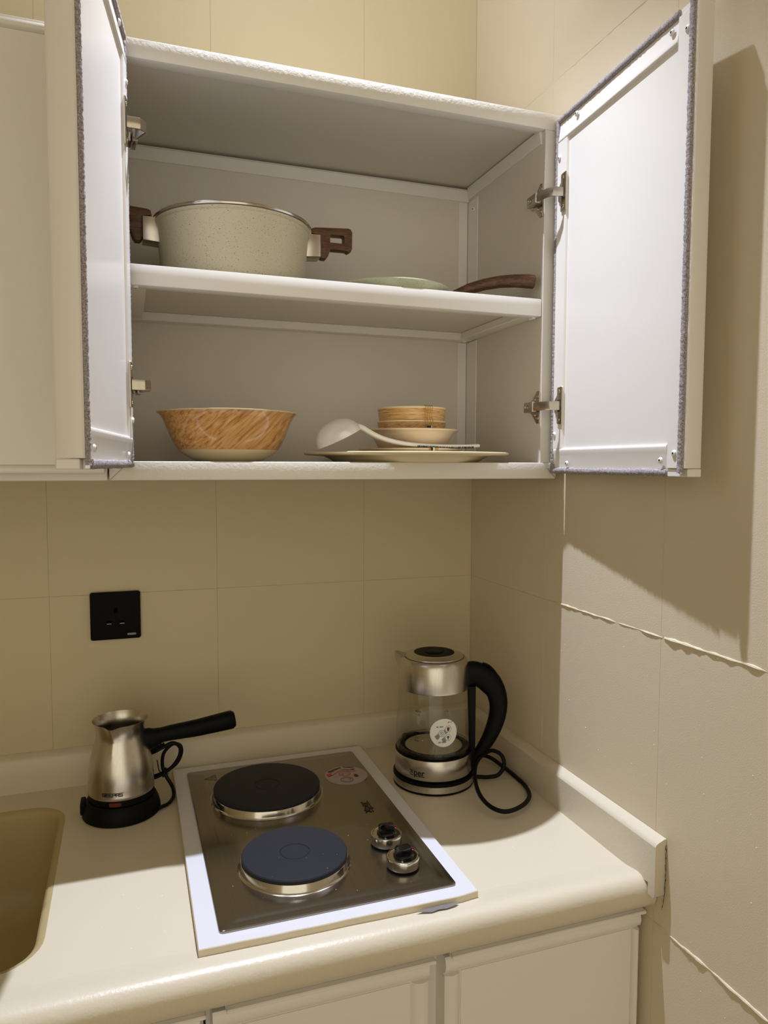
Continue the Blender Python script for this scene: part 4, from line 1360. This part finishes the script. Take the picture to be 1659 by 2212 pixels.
# ------------------------------------------------------------------ tableware on the bottom of the cabinet
BX, BY = -0.5430, -0.248
bw = [(0.0, 0.0003), (0.0430, 0.0003), (0.0500, 0.0014), (0.0621, 0.0075), (0.0710, 0.0135), (0.0765, 0.0185), (0.0810, 0.0250), (0.0872, 0.0370), (0.0932, 0.0516), (0.0975, 0.0620), (0.1020, 0.0700), (0.1066, 0.0745), (0.1076, 0.0760), (0.1058, 0.0764), (0.1005, 0.0700), (0.0920, 0.0516), (0.080, 0.026), (0.060, 0.010), (0.0, 0.006)]
bm = B(); lathe(bm, bw, (BX, BY, FLZ), 96, mfun=lambda k: 0 if 4 < k < 11 else 1)
bo = obj('serving_bowl', bm, [M['bowl_wood'], M['cream']], ang=40)
tag(bo, 'large wood-patterned bowl with cream foot, alone at the left of the cabinet bottom', 'bowl')

TX, TY = -0.2430, -0.240
pl = [(0.0, 0.0003), (0.118, 0.0003), (0.1225, 0.001), (0.1300, 0.0060), (0.1400, 0.0105), (0.1700, 0.0118), (0.1735, 0.0135), (0.1738, 0.0158), (0.1712, 0.0168), (0.1400, 0.0152), (0.1280, 0.0100), (0.120, 0.0055), (0.0, 0.005)]
bm = B(); lathe(bm, pl, (TX, TY, FLZ), 112)
tag(obj('dinner_plate', bm, M['cream'], ang=40), 'wide cream dinner plate at the bottom of the plate stack', 'plate')
z1p = FLZ+0.0052
sp = [(0.0, 0.0), (0.060, 0.0), (0.064, 0.004), (0.070, 0.0128), (0.0870, 0.0150), (0.0890, 0.0162), (0.0888, 0.0178), (0.0865, 0.0186), (0.0690, 0.0165), (0.063, 0.0078), (0.0, 0.0045)]
SPX, SPY = -0.236, -0.243
bm = B(); lathe(bm, sp, (SPX, SPY, z1p), 96)
tag(obj('side_plate', bm, M['peach'], ang=40), 'thin peach side plate between the dinner plate and the soup plate', 'plate')
z2p = z1p+0.0047
dp = [(0.0, 0.0), (0.046, 0.0), (0.0495, 0.002), (0.0555, 0.0115), (0.0640, 0.0265), (0.0700, 0.0375), (0.0735, 0.0410), (0.0790, 0.0432), (0.0796, 0.0448), (0.0778, 0.0460), (0.0720, 0.0438), (0.0670, 0.0390), (0.0600, 0.0265), (0.050, 0.0085), (0.0, 0.006)]
DPX, DPY = -0.2330, -0.243
bm = B(); lathe(bm, dp, (DPX, DPY, z2p), 96)
tag(obj('soup_plate', bm, M['peach'], ang=40), 'deep peach soup plate under the two small bowls', 'plate')
z3p = z2p+0.0078
sb = [(0.0, 0.0), (0.030, 0.0), (0.036, 0.0020), (0.0500, 0.0120), (0.0545, 0.0250), (0.0567, 0.0380), (0.0578, 0.0490), (0.0586, 0.0502), (0.0582, 0.0516), (0.0560, 0.0512), (0.0548, 0.0400), (0.0522, 0.0260), (0.046, 0.010), (0.0, 0.0060)]
SBX, SBY = -0.2345, -0.244
bm = B(); lathe(bm, sb, (SBX, SBY, z3p), 80, mfun=lambda k: 0 if 2 < k < 6 else 1)
b1 = obj('small_bowl', bm, [M['bowl_wood2'], M['cream']], ang=40)
tag(b1, 'lower of two nested wood-patterned small bowls, only a narrow band showing', 'bowl', 'small wood-patterned bowls')
bm = B(); lathe(bm, sb, (SBX+0.0006, SBY+0.0004, z3p+0.0224), 80, mfun=lambda k: 0 if 2 < k < 6 else 1)
b2 = obj('small_bowl', bm, [wood('wood_pattern_top_bowl', (150, 92, 46), (212, 166, 106), (230, 194, 142), scale=(30, 30, 330), rot=(0.02, -0.05, 0), dist=0.8, rough=0.25), M['cream']], ang=40)
tag(b2, 'upper of two nested wood-patterned small bowls, on top of the plate stack', 'bowl', 'small wood-patterned bowls')

# gold elastic bands with labels
EB = thing('elastic_band', 'thin gold elastic strands with a dark label around the small bowls', 'band', (SBX+0.0085, SBY-0.058, z3p+0.03))
vd = Vector((CAM_LOC.x-SBX, CAM_LOC.y-SBY, 0)).normalized()
vr = Vector((-vd.y, vd.x, 0))
def sbp(ph, R, z):
    q = (vd*math.cos(ph)+vr*math.sin(ph))*R
    return Vector((SBX+q.x, SBY+q.y, z))
ztop = z3p+0.0224+0.0527
for k, ph in enumerate((0.40, 0.46, 0.53, 0.61)):
    b = B()
    tube(b, spline([sbp(ph, 0.0450, ztop-0.004), sbp(ph, 0.0560, ztop-0.0002), sbp(ph, 0.0592, ztop), sbp(ph, 0.0602, ztop-0.003), sbp(ph-0.01, 0.0590, ztop-0.014), sbp(ph+0.01*(k-1.5), 0.0588, ztop-0.021), sbp(ph+0.012*(k-1.5), 0.0600, ztop-0.024), sbp(ph, 0.0594, ztop-0.032), sbp(ph, 0.0584, ztop-0.037)], 4), 0.00055, 6)
    obj('strand', b, M['gold'], EB)
b = B()
for k in range(5):
    a0, a1 = 0.44+0.032*k, 0.44+0.032*(k+1)
    v = [b.verts.new(sbp(a, 0.0598, z)) for a, z in ((a0, ztop-0.0400), (a1, ztop-0.0400), (a1, ztop-0.0325), (a0, ztop-0.0325))]
    b.faces.new(v).material_index = 0 if k < 4 else 1
obj('band_label', b, [M['print'], M['label']], EB)
EB2 = thing('elastic_band', 'short gold elastic with a black and white label on the side plate edge', 'band', (SPX+0.03, SPY-0.089, z1p+0.016))
vd2 = Vector((CAM_LOC.x-SPX, CAM_LOC.y-SPY, 0)).normalized()
vr2 = Vector((-vd2.y, vd2.x, 0))
def spp(ph, R, z):
    q = (vd2*math.cos(ph)+vr2*math.sin(ph))*R
    return Vector((SPX+q.x, SPY+q.y, z))
for ph, nm, ms, wd in ((0.35, 'strand', M['gold'], 0.012), (0.395, 'band_label', M['print'], 0.020), (0.435, 'band_label', M['label'], 0.016), (0.475, 'strand', M['gold'], 0.014), (0.515, 'strand', M['gold'], 0.008)):
    b = B()
    zz = z1p+0.0166
    sec = [(0.0860, 0.0028), (0.0885, 0.0026), (0.0899, 0.0014), (0.0901, -0.0012), (0.0890, -0.0026)]
    r0 = [b.verts.new(spp(ph-wd, R, zz+dz)) for R, dz in sec]
    r1 = [b.verts.new(spp(ph+wd, R, zz+dz)) for R, dz in sec]
    for i in range(len(sec)-1):
        b.faces.new((r0[i], r0[i+1], r1[i+1], r1[i]))
    obj(nm, b, ms, EB2)

# ladle, upside down across the plate stack
LY = -0.312
LA = thing('ladle', 'white melamine ladle lying upside down across the plates with barcode on the handle', 'ladle', (-0.38, LY, FLZ+0.017))
Lc = Vector((-0.3815, LY, 0.6205))
ax_ = Vector((0.0336, 0, 0.0165)).normalized()        # along the mouth, seen edge-on
nz = Vector((-ax_.z, 0, ax_.x))                        # dome direction
ay = Vector((0, 1, 0))
bm = B()
rin, rout = [], []
nn, nr = 48, 10
def lad(R, D, th):
    rows = []
    for j in range(nr+1):
        a = (PI/2)*j/nr
        r, h = R*math.cos(a)**0.85 if j < nr else 0.0, D*math.sin(a)
        if j == nr:
            rows.append([bm.verts.new(Lc+nz*h)])
        else:
            rows.append([bm.verts.new(Lc+ax_*(r*math.cos(2*PI*i/nn))+ay*(r*0.94*math.sin(2*PI*i/nn))+nz*h) for i in range(nn)])
    for j in range(nr):
        for i in range(nn):
            k = (i+1) % nn
            if j == nr-1:
                bm.faces.new((rows[j][i], rows[j][k], rows[j+1][0]))
            else:
                bm.faces.new((rows[j][i], rows[j][k], rows[j+1][k], rows[j+1][i]))
    return rows[0]
o0 = lad(0.0372, 0.0292, 0)
i0 = lad(0.0352, 0.0274, 0)
for i in range(nn):
    k = (i+1) % nn
    bm.faces.new((o0[i], o0[k], i0[k], i0[i]))
obj('ladle_bowl', bm, M['ladle'], LA, ang=60)
hp_ = [(-0.3560, 0.6395), (-0.3495, 0.6395), (-0.3430, 0.6368), (-0.3320, 0.6305), (-0.3180, 0.6240), (-0.2980, 0.6180), (-0.2740, 0.6138), (-0.2450, 0.6112), (-0.2100, 0.6102), (-0.1700, 0.6106), (-0.1480, 0.6116), (-0.1440, 0.6118)]
hp_ = spline([(x, LY, z) for x, z in hp_], 3)
nh = len(hp_)
bm = B(); sweep(bm, hp_, [0.0046-0.0015*i/(nh-1) for i in range(nh-1)]+[0.0022], [0.0075+0.004*min(1, i/12) for i in range(nh-1)]+[0.0095], ay, 16, 3.2)
obj('handle', bm, M['ladle'], LA, ang=50)
bm = B()
x = -0.2550
random.seed(3)
yb = LY-0.01162
def hz_at(xx):
    for p, q in zip(hp_, hp_[1:]):
        if p.x <= xx <= q.x:
            return p.z+(q.z-p.z)*(xx-p.x)/(q.x-p.x)
    return hp_[-1].z
while x < -0.1560:
    wbar = random.choice((0.0006, 0.0009, 0.0014))
    zc = hz_at(x)
    box(bm, x, x+wbar, yb-0.0001, yb+0.002, zc-0.0034, zc-0.0002)
    x += wbar+random.choice((0.0007, 0.0010, 0.0014))
obj('barcode', bm, M['print'], LA)

# ------------------------------------------------------------------ ceiling downlight (the lamp above the cabinet front)
DL = thing('ceiling_downlight', 'small round recessed downlight in the ceiling above the wall cabinet', 'lamp', (LAMP[0], LAMP[1], CZ))
bm = B(); lathe(bm, [(0.034, 0.0), (0.036, -0.003), (0.046, -0.003), (0.048, -0.0003), (0.034, -0.0003)], (LAMP[0], LAMP[1], CZ), 48)
obj('trim_ring', bm, M['cab'], DL)
